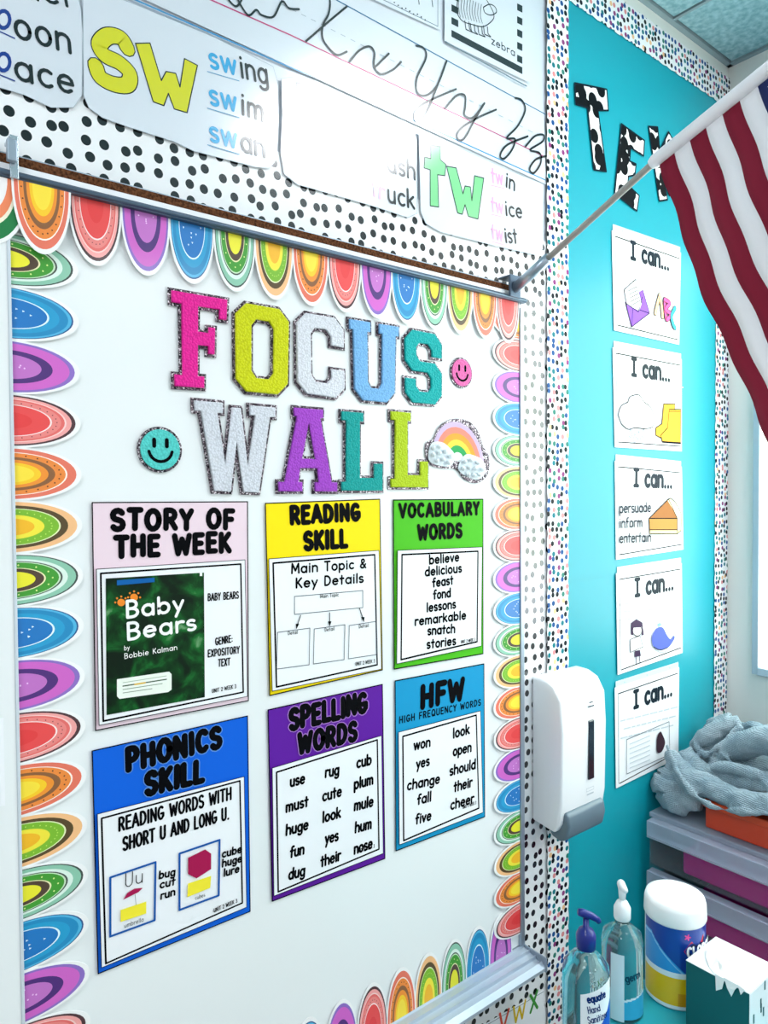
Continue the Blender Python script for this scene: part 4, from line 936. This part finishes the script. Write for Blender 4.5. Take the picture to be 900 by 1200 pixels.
mb = MB(); prof = [(-.040, zb_+.010), (-.096, zb_+.046), (-.108, zb_+.040), (-.112, zb_+.020), (-.104, zb_-.006), (-.085, zb_-.016), (-.055, zb_-.010)]
mb.hull_slab([Vector((dx0+.012, y*kd, z)) for y, z in prof], mat('lever_grey', '#5F7380', .35, .2), Vector((dx1-dx0-.024, 0, 0))); o = mb.build('push_bar', t, .009)
for p in o.data.polygons: p.use_smooth = True

# ------------------------------------------------------------------ right wall board
ya = atX(891, 600, XR-.012).y; zb2 = atX(893, 782, XR-.012).z; YW0 = -1.65; ZW1 = 2.25
# daylight window in the right wall: frame, mullion and bright panes
win = bpy.data.objects.new('window_1', None); C.objects.link(win); win.location = (XR, (ya+YW0)/2, zb2); struct(win)
fm = mat('window_frame_grey', '#B4C2CE', .35, metal=.2)
for nm, b0, b1 in (('window_jamb', (XR-.020, ya, zb2-.02), (XR-.001, ya+.016, ZW1+.02)), ('window_jamb', (XR-.020, YW0-.016, zb2-.02), (XR-.001, YW0, ZW1+.02)), ('window_sill', (XR-.026, YW0, zb2-.02), (XR-.001, ya, zb2)), ('window_head', (XR-.020, YW0, ZW1), (XR-.001, ya, ZW1+.02)), ('mullion', (XR-.018, (ya+YW0)/2-.012, zb2), (XR-.001, (ya+YW0)/2+.012, ZW1))):
    mb = MB(); mb.box(b0, b1, fm); mb.build(nm, win, .002)
pane = bpy.data.materials.new('window_daylight'); pane.use_nodes = True; nt = pane.node_tree; b = nt.nodes['Principled BSDF']
tc = nt.nodes.new('ShaderNodeTexCoord'); nz = nt.nodes.new('ShaderNodeTexNoise'); nz.inputs['Scale'].default_value = 4.5; nt.links.new(tc.outputs['Object'], nz.inputs['Vector'])
rr_ = ramp(nt, [(.45, '#F1FAFF'), (.62, '#D9EFC4')], 'LINEAR'); nt.links.new(nz.outputs['Fac'], rr_.inputs[0]); nt.links.new(rr_.outputs[0], b.inputs['Emission Color']); b.inputs['Emission Strength'].default_value = WINDOW
b.inputs['Base Color'].default_value = lin('#C8D4DA'); b.inputs['Roughness'].default_value = .1
for y0_, y1_ in ((YW0, (ya+YW0)/2-.012), ((ya+YW0)/2+.012, ya)):
    mb = MB(); mb.box((XR-.008, y0_, zb2), (XR-.003, y1_, ZW1), pane); mb.build('pane', win)

# ------------------------------------------------------------------ table, bottles, canister, tissue box
ZT = .718
t = thing('side_table', 'turquoise topped small table holding the pump bottles', 'table', (1.03, -.5, 0))
tt = mat('table_teal', '#1FA9B8', .4)
mb = MB(); mb.box((.82, -.86, ZT-.025), (1.235, -.215, ZT), tt); mb.build('tabletop', t, .003)
for lx in (.84, 1.19):
    for ly in (-.84, -.25):
        mb = MB(); mb.box((lx, ly, 0), (lx+.03, ly+.03, ZT-.025), mat('table_leg_grey', '#7C868C', .4, metal=.5)); mb.build('leg', t)
def spot(px, depth):
    d = ray(px, 600); q = CAM+d*depth; return (q.x, q.y)
# clear plastics
clear = mat('clear_plastic', '#EAF8FA', .04, trans=.92, ior=1.28)
gel = mat('clear_gel', '#C6F0F2', .03, trans=.95, ior=1.33)
def face_map(cx, cy, r, th0, sx=1, sy=1, rot=0):
    def f(u, v, h):
        a_ = th0+u/r; x, y = (r*sx+h)*math.cos(a_), (r*sy+h)*math.sin(a_)
        return Vector((cx+x*math.cos(rot)-y*math.sin(rot), cy+x*math.sin(rot)+y*math.cos(rot), v))
    return f
def label_patch(mb, mapf, u0, u1, v0, v1, fn, h=.0006, nu=24, nv=24):
    for i in range(nu):
        for j in range(nv):
            a0, a1 = u0+(u1-u0)*i/nu, u0+(u1-u0)*(i+1)/nu; b0, b1 = v0+(v1-v0)*j/nv, v0+(v1-v0)*(j+1)/nv
            mt = fn((i+.5)/nu, (j+.5)/nv)
            if mt: mb.add([mapf(a0, b0, h), mapf(a1, b0, h), mapf(a1, b1, h), mapf(a0, b1, h)], [(0, 1, 2, 3)], mt, True)
def face_dir(cx, cy, off=0): return math.atan2(CAM.y-cy, CAM.x-cx)+off
def label_band(mb, mapf, u0, u1, f0, f1, mt, h=.0006, n=24):
    for i in range(n):
        a, b = i/n, (i+1)/n; A_, B_ = u0+(u1-u0)*a, u0+(u1-u0)*b
        mb.add([mapf(A_, f0(a), h), mapf(B_, f0(b), h), mapf(B_, f1(b), h), mapf(A_, f1(a), h)], [(0, 1, 2, 3)], mt, True)
# first bottle
bxx, byy = spot(687, 1.085); r = .036; th = face_dir(bxx, byy, .5)
t = thing('pump_bottle', 'clear hand sanitizer bottle with dark blue pump, nearest the dotted border', 'bottle', (bxx, byy, ZT))
zs_ = ZT+.150
mb = MB(); mb.lathe((bxx, byy, ZT), [(.030, .0), (r, .006), (r, .146), (r*.93, .160), (.022, .173), (.013, .179), (.013, .186)], gel, 36); mb.build('bottle_body', t)
nv = mat('pump_navy', '#061E7C', .35, .2)
mb = MB(); mb.lathe((bxx, byy, ZT), [(.0125, .184), (.0145, .186), (.0150, .205), (.011, .213), (.0048, .216), (.0045, .230)], nv, 20); mb.build('pump_collar', t)
hd_ = Vector((RT.x, RT.y, 0)).normalized()
hp = Vector((bxx, byy, ZT+.234)); mb = MB(); mb.tube([hp-hd_*.012+Vector((0, 0, .006)), hp-hd_*.006+Vector((0, 0, .005)), hp+hd_*.008, hp+hd_*.018-Vector((0, 0, .006)), hp+hd_*.020-Vector((0, 0, .010))], [.005, .0062, .0055, .0045, .004], nv, 12); mb.build('pump_nozzle', t)
mf = face_map(bxx, byy, r, th); mb = MB()
lw = mat('label_white', '#F2F6FA', .4); lb = mat('label_blue', '#1550C0', .4)
label_band(mb, mf, -.026, .026, lambda u: ZT+.020, lambda u: ZT+.072+.05*u*u, lb); label_band(mb, mf, -.026, .026, lambda u: ZT+.072+.05*u*u, lambda u: ZT+.134+.020*u, lw)
text(mb, 'equate', (-.016, ZT+.124), (.014, ZT+.130), .011, w=.22, mt=pm('#10306E'), uv=True, mapf=mf, h0=.001)
text(mb, 'Hand', (-.015, ZT+.108), (.004, ZT+.112), .010, w=.14, mt=pm('#10306E'), uv=True, mapf=mf, h0=.001)
text(mb, 'Sanitizer', (-.015, ZT+.093), (.018, ZT+.099), .010, w=.14, mt=pm('#10306E'), uv=True, mapf=mf, h0=.001)
mb.build('label', t, recalc=False)
# second bottle, white pump
bxx, byy = spot(730, 1.20); r = .034; th = face_dir(bxx, byy, .45)
t = thing('pump_bottle', 'clear hand gel bottle with white pump, beside the wipes canister', 'bottle', (bxx, byy, ZT))
mb = MB(); mb.lathe((bxx, byy, ZT), [(.030, .0), (r, .006), (r*.98, .10), (r*1.0, .122), (r*.92, .138), (.020, .147), (.012, .152), (.012, .160)], gel, 36); mb.build('bottle_body', t)
wp = mat('pump_white', '#EEF2F4', .3, .2)
mb = MB(); mb.lathe((bxx, byy, ZT), [(.0125, .160), (.014, .163), (.014, .180), (.009, .190), (.005, .192), (.0048, .204)], wp, 20); mb.build('pump_collar', t)
hp = Vector((bxx, byy, ZT+.204)); dc = Vector((FW.x, FW.y, 0)).normalized(); mb = MB(); mb.tube([hp-Vector((0, 0, .01)), hp+Vector((0, 0, .006)), hp-hd_*.002+Vector((0, 0, .016)), hp-dc*.022-hd_*.002+Vector((0, 0, .016))], [.0055, .0065, .007, .0045], wp, 12); mb.build('pump_nozzle', t)
mf = face_map(bxx, byy, r, th); mb = MB()
aq = mat('label_aqua', '#36A9D2', .4); pale = mat('label_pale', '#D6E6EE', .4)
label_patch(mb, mf, -.034, -.012, ZT+.006, ZT+.118, lambda u, v: pale)
label_patch(mb, mf, -.012, .030, ZT+.010, ZT+.052, lambda u, v: aq if v < .7+.25*u else (pale if v < .8+.2*u else None), h=.0007)
text(mb, 'germ', (-.010, ZT+.074), (.018, ZT+.080), .012, w=.2, mt=pm('#0C3A50'), uv=True, mapf=mf, h0=.001)
mb.build('label', t, recalc=False)
# wipes canister
cx_, cy_ = 1.171, -.27; r = .0495; th = face_dir(cx_, cy_, .45)
t = thing('wipes_canister', 'blue and yellow disinfecting wipes canister with wide white lid', 'canister', (cx_, cy_, ZT))
mb = MB(); mb.lathe((cx_, cy_, ZT), [(r*.94, 0), (r, .004), (r, .155)], mat('canister_white', '#DDE8EE', .35, .3), 48); mb.build('canister_body', t)
lid = mat('lid_white', '#F4F6F6', .35)
mb = MB(); mb.lathe((cx_, cy_, ZT), [(r*1.02, .142), (r*1.05, .145), (r*1.03, .168), (r*.98, .176), (r*.80, .178), (r*.74, .174), (.0001, .173)], lid, 48); mb.build('lid', t)
mf = face_map(cx_, cy_, r, th); mb = MB()
cb = mat('wipes_navy', '#123E9C', .3, .3); cl_ = mat('wipes_sky', '#2E93DA', .3, .3); cy2 = mat('wipes_yellow', '#E9BE12', .3, .3); cw = mat('wipes_white', '#E6EEF2', .3, .3); cor = mat('wipes_amber', '#D99A10', .3, .3)
def canl(u, v):
    sw_ = .86-1.05*max(0, u-.12)**.9 if u < .62 else .35
    if v < .04: return cw
    if v < .38: return cor if (.4 < u < .7 and v < .2) else cy2
    if v < .45: return cw
    if v > sw_: return cb
    if abs(v-sw_+.03) < .012 : return mat('wipes_pale', '#7FC2EC', .3)
    return cl_
label_patch(mb, mf, -.085, .085, ZT+.004, ZT+.143, canl, nu=130, nv=120)
t0 = -.008
mfl = lambda u, v, h: mf(u, v, h)
rd_ = mat('wipes_red', '#C22A4A', .3); 
for pts, m_, hh in (([(t0+.000, ZT+.106), (t0+.012, ZT+.122), (t0+.040, ZT+.128), (t0+.066, ZT+.122), (t0+.070, ZT+.100), (t0+.050, ZT+.090), (t0+.014, ZT+.088)], rd_, .0011), ([(t0+.004, ZT+.106), (t0+.014, ZT+.118), (t0+.040, ZT+.124), (t0+.062, ZT+.118), (t0+.066, ZT+.102), (t0+.050, ZT+.094), (t0+.016, ZT+.092)], mat('wipes_ink', '#0E1F4E', .3), .0014)):
    q = [mf(u, v, hh) for u, v in pts]; c_ = mf(t0+.034, ZT+.106, hh+.0015); mb.add([c_]+q, [(0, 1+i, 1+(i+1) % len(q)) for i in range(len(q))], m_)
text(mb, 'CLOROX', (t0+.004, ZT+.096), (t0+.062, ZT+.100), .0175, w=.2, mt=lw, uv=True, mapf=mf, h0=.0034)
for k in range(5): q = mf(t0+.006+.004*math.cos(k*1.257), ZT+.130+.004*math.sin(k*1.257), .0012); ribbon(mb, [(t0+.006, ZT+.130), (t0+.006+.0045*math.cos(k*1.257), ZT+.130+.0045*math.sin(k*1.257))], .0012, mat('wipes_pink', '#E84A9A', .4), mf, .001+k*3e-5)
mb.build('label', t, recalc=False)
# tissue box
x0, x1, y0, y1 = 1.113, 1.213, -.425, -.322; zt2 = ZT+.108
t = thing('tissue_box', 'dark green and white tissue box with tissues poking out', 'tissue box', ((x0+x1)/2, (y0+y1)/2, ZT))
gd_ = mat('tissue_green', '#0E5A5C', .45, .2); wht = mat('tissue_box_white', '#E6ECEE', .45, .2)
mb = MB(); mb.box((x0, y0, ZT), (x1, y1, zt2), gd_); mb.build('box_side', t, .0015)
mb = MB(); mb.box((x0, y0, zt2+.0002), (x1, y1, zt2+.0012), wht); mb.build('box_top', t)
mb = MB(); mb.box((x0, y0-.0008, ZT+.001), (x1, y0-.0001, zt2), wht)
for k in range(10):
    u = x0+.01+R.random()*.08; v = ZT+.01+R.random()*.085; mb.box((u, y0-.0016, v), (u+.003, y0-.0009, v+.014), gd_)
mb.build('box_front', t)
mb = MB(); cxx, cyy = (x0+x1)/2, (y0+y1)/2
n = 20; mb.add([(cxx+.030*math.cos(i*2*pi/n), cyy+.022*math.sin(i*2*pi/n), zt2+.0016) for i in range(n)], [tuple(range(n))], mat('slot_dark', '#28506A', .6)); mb.build('slot', t)
tis = mat('tissue', '#F6F6F4', .9)
bm = MB()
def crump(c, pts):
    V_ = [c]+pts; bm.add(V_, [(0, i, i+1) for i in range(1, len(pts))]+[(0, len(pts), 1)], tis, False)
# a crumpled leaf of tissue lying over the top, with pointed corners hanging down the left side
def TP(px, py, k=.0): q = atX(px, py, x0-.0025-k); return q
rr = random.Random(4)
m_ = 12; cxx, cyy = x0+.046, y0+.050; rings = []
for q, (rad, hh) in enumerate(((.010, .016), (.022, .012), (.033, .004), (.038, .0022))):
    rings.append([Vector((max(x0-.001, min(x1-.004, cxx+rad*(1+.18*rr.uniform(-1, 1))*math.cos(k*2*pi/m_)*1.15)), max(y0+.002, cyy+rad*(1+.18*rr.uniform(-1, 1))*math.sin(k*2*pi/m_))
                  , zt2+hh+rr.uniform(-.002, .003)*(q < 3))) for k in range(m_)])
V_ = [Vector((cxx, cyy, zt2+.013))]+[v for g in rings for v in g]
F_ = [(0, 1+k, 1+(k+1) % m_) for k in range(m_)]
for q in range(3): F_ += [(1+q*m_+k, 1+q*m_+(k+1) % m_, 1+(q+1)*m_+(k+1) % m_, 1+(q+1)*m_+k) for k in range(m_)]
bm.add(V_, F_, tis, False)
for L in ([(838, 1141), (849, 1147), (846, 1159), (839, 1161)], [(848, 1145), (866, 1155), (861, 1160), (857, 1168), (852, 1158)], [(864, 1153), (873, 1160), (868, 1166)]):
    q = [TP(*p, .002 if i_ > 1 else 0) for i_, p in enumerate(L)]; top = [Vector((v.x+.016, v.y, zt2+.006)) for v in q[:2]]
    n_ = len(q); bm.add(q+top, [tuple(range(n_)), (0, 1, n_+1, n_)], tis, False)
o = bm.build('tissue', t); s = o.modifiers.new('solid', 'SOLIDIFY'); s.thickness = .0006

# ------------------------------------------------------------------ drawer cart
CX0 = 1.50; CX1 = XR-.02; CY1 = -.012; CY0 = -.62; ZD = at(752, 955, CY1).z
fro = mat('frosted_plastic', '#DDE6F4', .28, alpha=.04); rim = mat('frosted_rim', '#D2DCF0', .3, alpha=.34)
t = thing('drawer_cart', 'translucent plastic drawer tower beside the turquoise wall', 'drawer unit', ((CX0+CX1)/2, (CY0+CY1)/2, 0))
mb = MB()
mb.box((CX0+.012, CY0, ZD-.012), (CX1, CY1, ZD), rim)
for yy in (CY0, CY1-.006): mb.box((CX0+.012, yy, .02), (CX1, yy+.006, ZD-.012), fro)
mb.box((CX1-.006, CY0+.006, .02), (CX1, CY1-.006, ZD-.012), fro); mb.build('cart_frame', t, .003)
mb = MB()
for yy in (CY0, CY1-.02): mb.box((CX0+.012, yy, .0), (CX0+.032, yy+.02, .02), rim); mb.box((CX1-.02, yy, 0), (CX1, yy+.02, .02), rim)
mb.build('foot', t)
PT = .117
for k in range(6):
    z1 = ZD-.004-k*PT; z0 = z1-PT+.006
    mb = MB(); y0_, y1_ = CY0+.010, CY1-.010
    mb.box((CX0, y0_, z0), (CX0+.005, y1_, z1-.045), fro)                      # front panel
    mb.box((CX0+.006, y0_, z0), (CX1-.012, y0_+.004, z1-.03), fro); mb.box((CX0+.006, y1_-.004, z0), (CX1-.012, y1_, z1-.03), fro); mb.box((CX0+.006, y0_+.004, z0), (CX1-.012, y1_-.004, z0+.003), fro)
    d = mb.build('drawer', t, .001)
    mb = MB()
    mb.box((CX0-.014, y0_, z1-.045), (CX0+.005, y1_, z1-.041), rim); mb.box((CX0-.014, y0_, z1-.0405), (CX0-.010, y1_, z1-.006), rim); mb.box((CX0-.0095, y0_, z1-.010), (CX0+.011, y1_, z1-.006), rim)
    yy = y1_-.004
    while yy > y0_+.01:
        mb.box((CX0-.0095, yy-.003, z1-.0405), (CX0+.004, yy, z1-.0105), rim); yy -= .0555
    mb.build('handle_ledge', d, .0008)
    mg = mat('magenta_card', '#A80070', .8); mg.node_tree.nodes['Principled BSDF'].inputs['Specular IOR Level'].default_value = .1; fro.node_tree.nodes['Principled BSDF'].inputs['Specular IOR Level'].default_value = .3
    if k < 4:
        mb = MB(); mb.box((CX0+.0085, y0_+.012, z0+.006), (CX1-.03, y1_-.075, z1-.052), mg)
        o = mb.build('card_stack', None, .006); o.name = 'card_stack'
        tag(o, ['magenta card stack in the top drawer of the plastic tower', 'magenta card stack in the second drawer of the plastic tower', 'magenta card stack in the third drawer of the plastic tower', 'magenta card stack in the fourth drawer of the plastic tower'][k], 'card stack')
# orange box under blanket
oz = ZD+.001
mb = MB(); mb.box((CX0+.035, -.50, oz), (CX1-.02, -.135, oz+.060), mat('orange_box', '#D2401E', .4, .2)); ob = mb.build('storage_box', None, .004)
tag(ob, 'orange red flat box on the drawer tower under the grey blanket', 'box')
mb = MB(); mb.box((CX0+.031, -.504, oz+.046), (CX1-.016, -.131, oz+.062), mat('orange_lid', '#DA4A22', .4, .2)); lidb = mb.build('box_lid', ob, .003)

# ------------------------------------------------------------------ folded grey blanket
bm = MB(); kn = MATS['blanket_knit']; zt3 = oz+.0625
def roll(pts, r, fl_=.75):
    pts = smooth3(pts); r = [r]*len(pts) if not hasattr(r, '__len__') else interp(r, (len(pts)-1)//6+1)
    for p, q in zip(pts, r):
        if p.x+q > CX0+.035 and p.y < -.10: p.z = max(p.z, zt3+q*fl_*.9)
        elif p.x+q > CX0-.002: p.z = max(p.z, oz+q*fl_)
    bm.tube(pts, r, kn, 16, fl_)
def smooth3(p, sub=6):
    out = []; n = len(p); p = [Vector(q) for q in p]
    for i in range(n-1):
        a_, b_, c_, d_ = p[max(i-1, 0)], p[i], p[i+1], p[min(i+2, n-1)]
        for j in range(sub):
            t_ = j/sub; out.append(.5*((2*b_)+(c_-a_)*t_+(2*a_-5*b_+4*c_-d_)*t_*t_+(3*b_-a_-3*c_+d_)*t_**3))
    out.append(p[-1]); return out
def interp(r, n, sub=6):
    out = []
    for i in range(n-1):
        for j in range(sub): out.append(r[i]+(r[i+1]-r[i])*j/sub)
    out.append(r[-1]); return out
def BP(px, py, X): q = atX(px, py, X); return Vector((q.x, min(q.y, -.03), q.z))
# main bulge left, long lower roll, upper flaps
roll([BP(787, 905, 1.56), BP(783, 918, 1.55), BP(792, 936, 1.55), BP(820, 945, 1.56), BP(850, 947, 1.57)], [.022, .04, .038, .022, .016], .95)
roll([BP(784, 880, 1.57), BP(792, 898, 1.57), BP(808, 914, 1.56), BP(830, 928, 1.55), BP(860, 936, 1.54), BP(890, 941, 1.53), BP(925, 945, 1.53), BP(980, 950, 1.53)], [.012, .026, .030, .028, .026, .026, .028, .028], .9)
roll([BP(800, 880, 1.62), BP(820, 905, 1.62), BP(850, 915, 1.61), BP(885, 918, 1.6), BP(930, 920, 1.58), BP(985, 920, 1.56)], [.024, .03, .03, .03, .03, .03], .85)
roll([BP(812, 874, 1.68), BP(830, 862, 1.68), BP(852, 850, 1.69), BP(868, 845, 1.70)], [.016, .022, .022, .014], .9)
roll([BP(826, 862, 1.73), BP(834, 846, 1.74), BP(856, 840, 1.75)], [.012, .014, .012], .9)
roll([BP(848, 888, 1.66), BP(868, 875, 1.65), BP(895, 868, 1.63), BP(940, 868, 1.62), BP(990, 870, 1.6)], [.018, .032, .036, .036, .034], .85)
roll([BP(868, 850, 1.74), BP(885, 852, 1.73), BP(910, 860, 1.72), BP(960, 866, 1.7)], [.012, .016, .018, .02], .8)
roll([BP(838, 900, 1.60), BP(852, 899, 1.59), BP(872, 903, 1.58), BP(892, 908, 1.57)], [.012, .014, .014, .010], .9)
roll([BP(850, 930, 1.75), BP(900, 905, 1.74), BP(960, 900, 1.73)], [.05, .055, .055], .9)
roll([BP(800, 930, 1.64), BP(850, 928, 1.68), BP(950, 925, 1.68)], [.035, .045, .05], .9)
roll([BP(812, 925, 1.70), BP(850, 905, 1.74), BP(900, 895, 1.76), BP(960, 890, 1.76)], [.04, .05, .055, .06], 1)
roll([BP(850, 870, 1.77), BP(900, 872, 1.79), BP(960, 872, 1.80)], [.022, .035, .035], 1)
roll([BP(820, 890, 1.68), BP(845, 880, 1.70), BP(880, 880, 1.70)], [.022, .03, .03], 1)
# turned-in near end
V3 = lambda *p: Vector(p)
roll([V3(1.535, -.375, zt3+.03), V3(1.60, -.395, zt3+.035), V3(1.67, -.385, zt3+.04), V3(1.74, -.34, zt3+.045), V3(1.82, -.27, zt3+.05)], [.026, .040, .046, .046, .034], .95)
roll([V3(1.58, -.37, zt3+.085), V3(1.66, -.365, zt3+.095), V3(1.74, -.32, zt3+.105), V3(1.81, -.25, zt3+.11)], [.026, .036, .036, .026], .9)
roll([V3(1.56, -.30, zt3+.04), V3(1.66, -.31, zt3+.05), V3(1.76, -.25, zt3+.06)], [.035, .05, .045], .95)
# hems
for pts in ([BP(781, 872, 1.545), BP(788, 890, 1.535), BP(798, 912, 1.52), BP(815, 932, 1.515), BP(835, 945, 1.51), BP(862, 951, 1.505), BP(900, 953, 1.50), BP(960, 957, 1.5)],
            [BP(845, 882, 1.63), BP(860, 895, 1.61), BP(880, 907, 1.58), BP(892, 912, 1.57)], [BP(812, 868, 1.66), BP(826, 884, 1.645), BP(845, 872, 1.65), BP(868, 852, 1.68)]):
    roll(pts, .0055, 1)
bl = bm.build('blanket')
tag(bl, 'folded pale grey knitted blanket on top of the plastic drawer tower', 'blanket')
rm = bl.modifiers.new('remesh', 'REMESH'); rm.mode = 'VOXEL'; rm.voxel_size = .0036; rm.use_smooth_shade = True
sm = bl.modifiers.new('smooth', 'SMOOTH'); sm.iterations = 1; sm.factor = .5
tx = bpy.data.textures.new('folds', 'CLOUDS'); tx.noise_scale = .035; tx.noise_depth = 1
dm = bl.modifiers.new('disp', 'DISPLACE'); dm.texture = tx; dm.texture_coords = 'LOCAL'; dm.strength = .012; dm.mid_level = .5
t2 = bpy.data.textures.new('wrinkles', 'CLOUDS'); t2.noise_scale = .016; t2.noise_depth = 2
d2 = bl.modifiers.new('disp2', 'DISPLACE'); d2.texture = t2; d2.texture_coords = 'LOCAL'; d2.strength = .006; d2.mid_level = .5
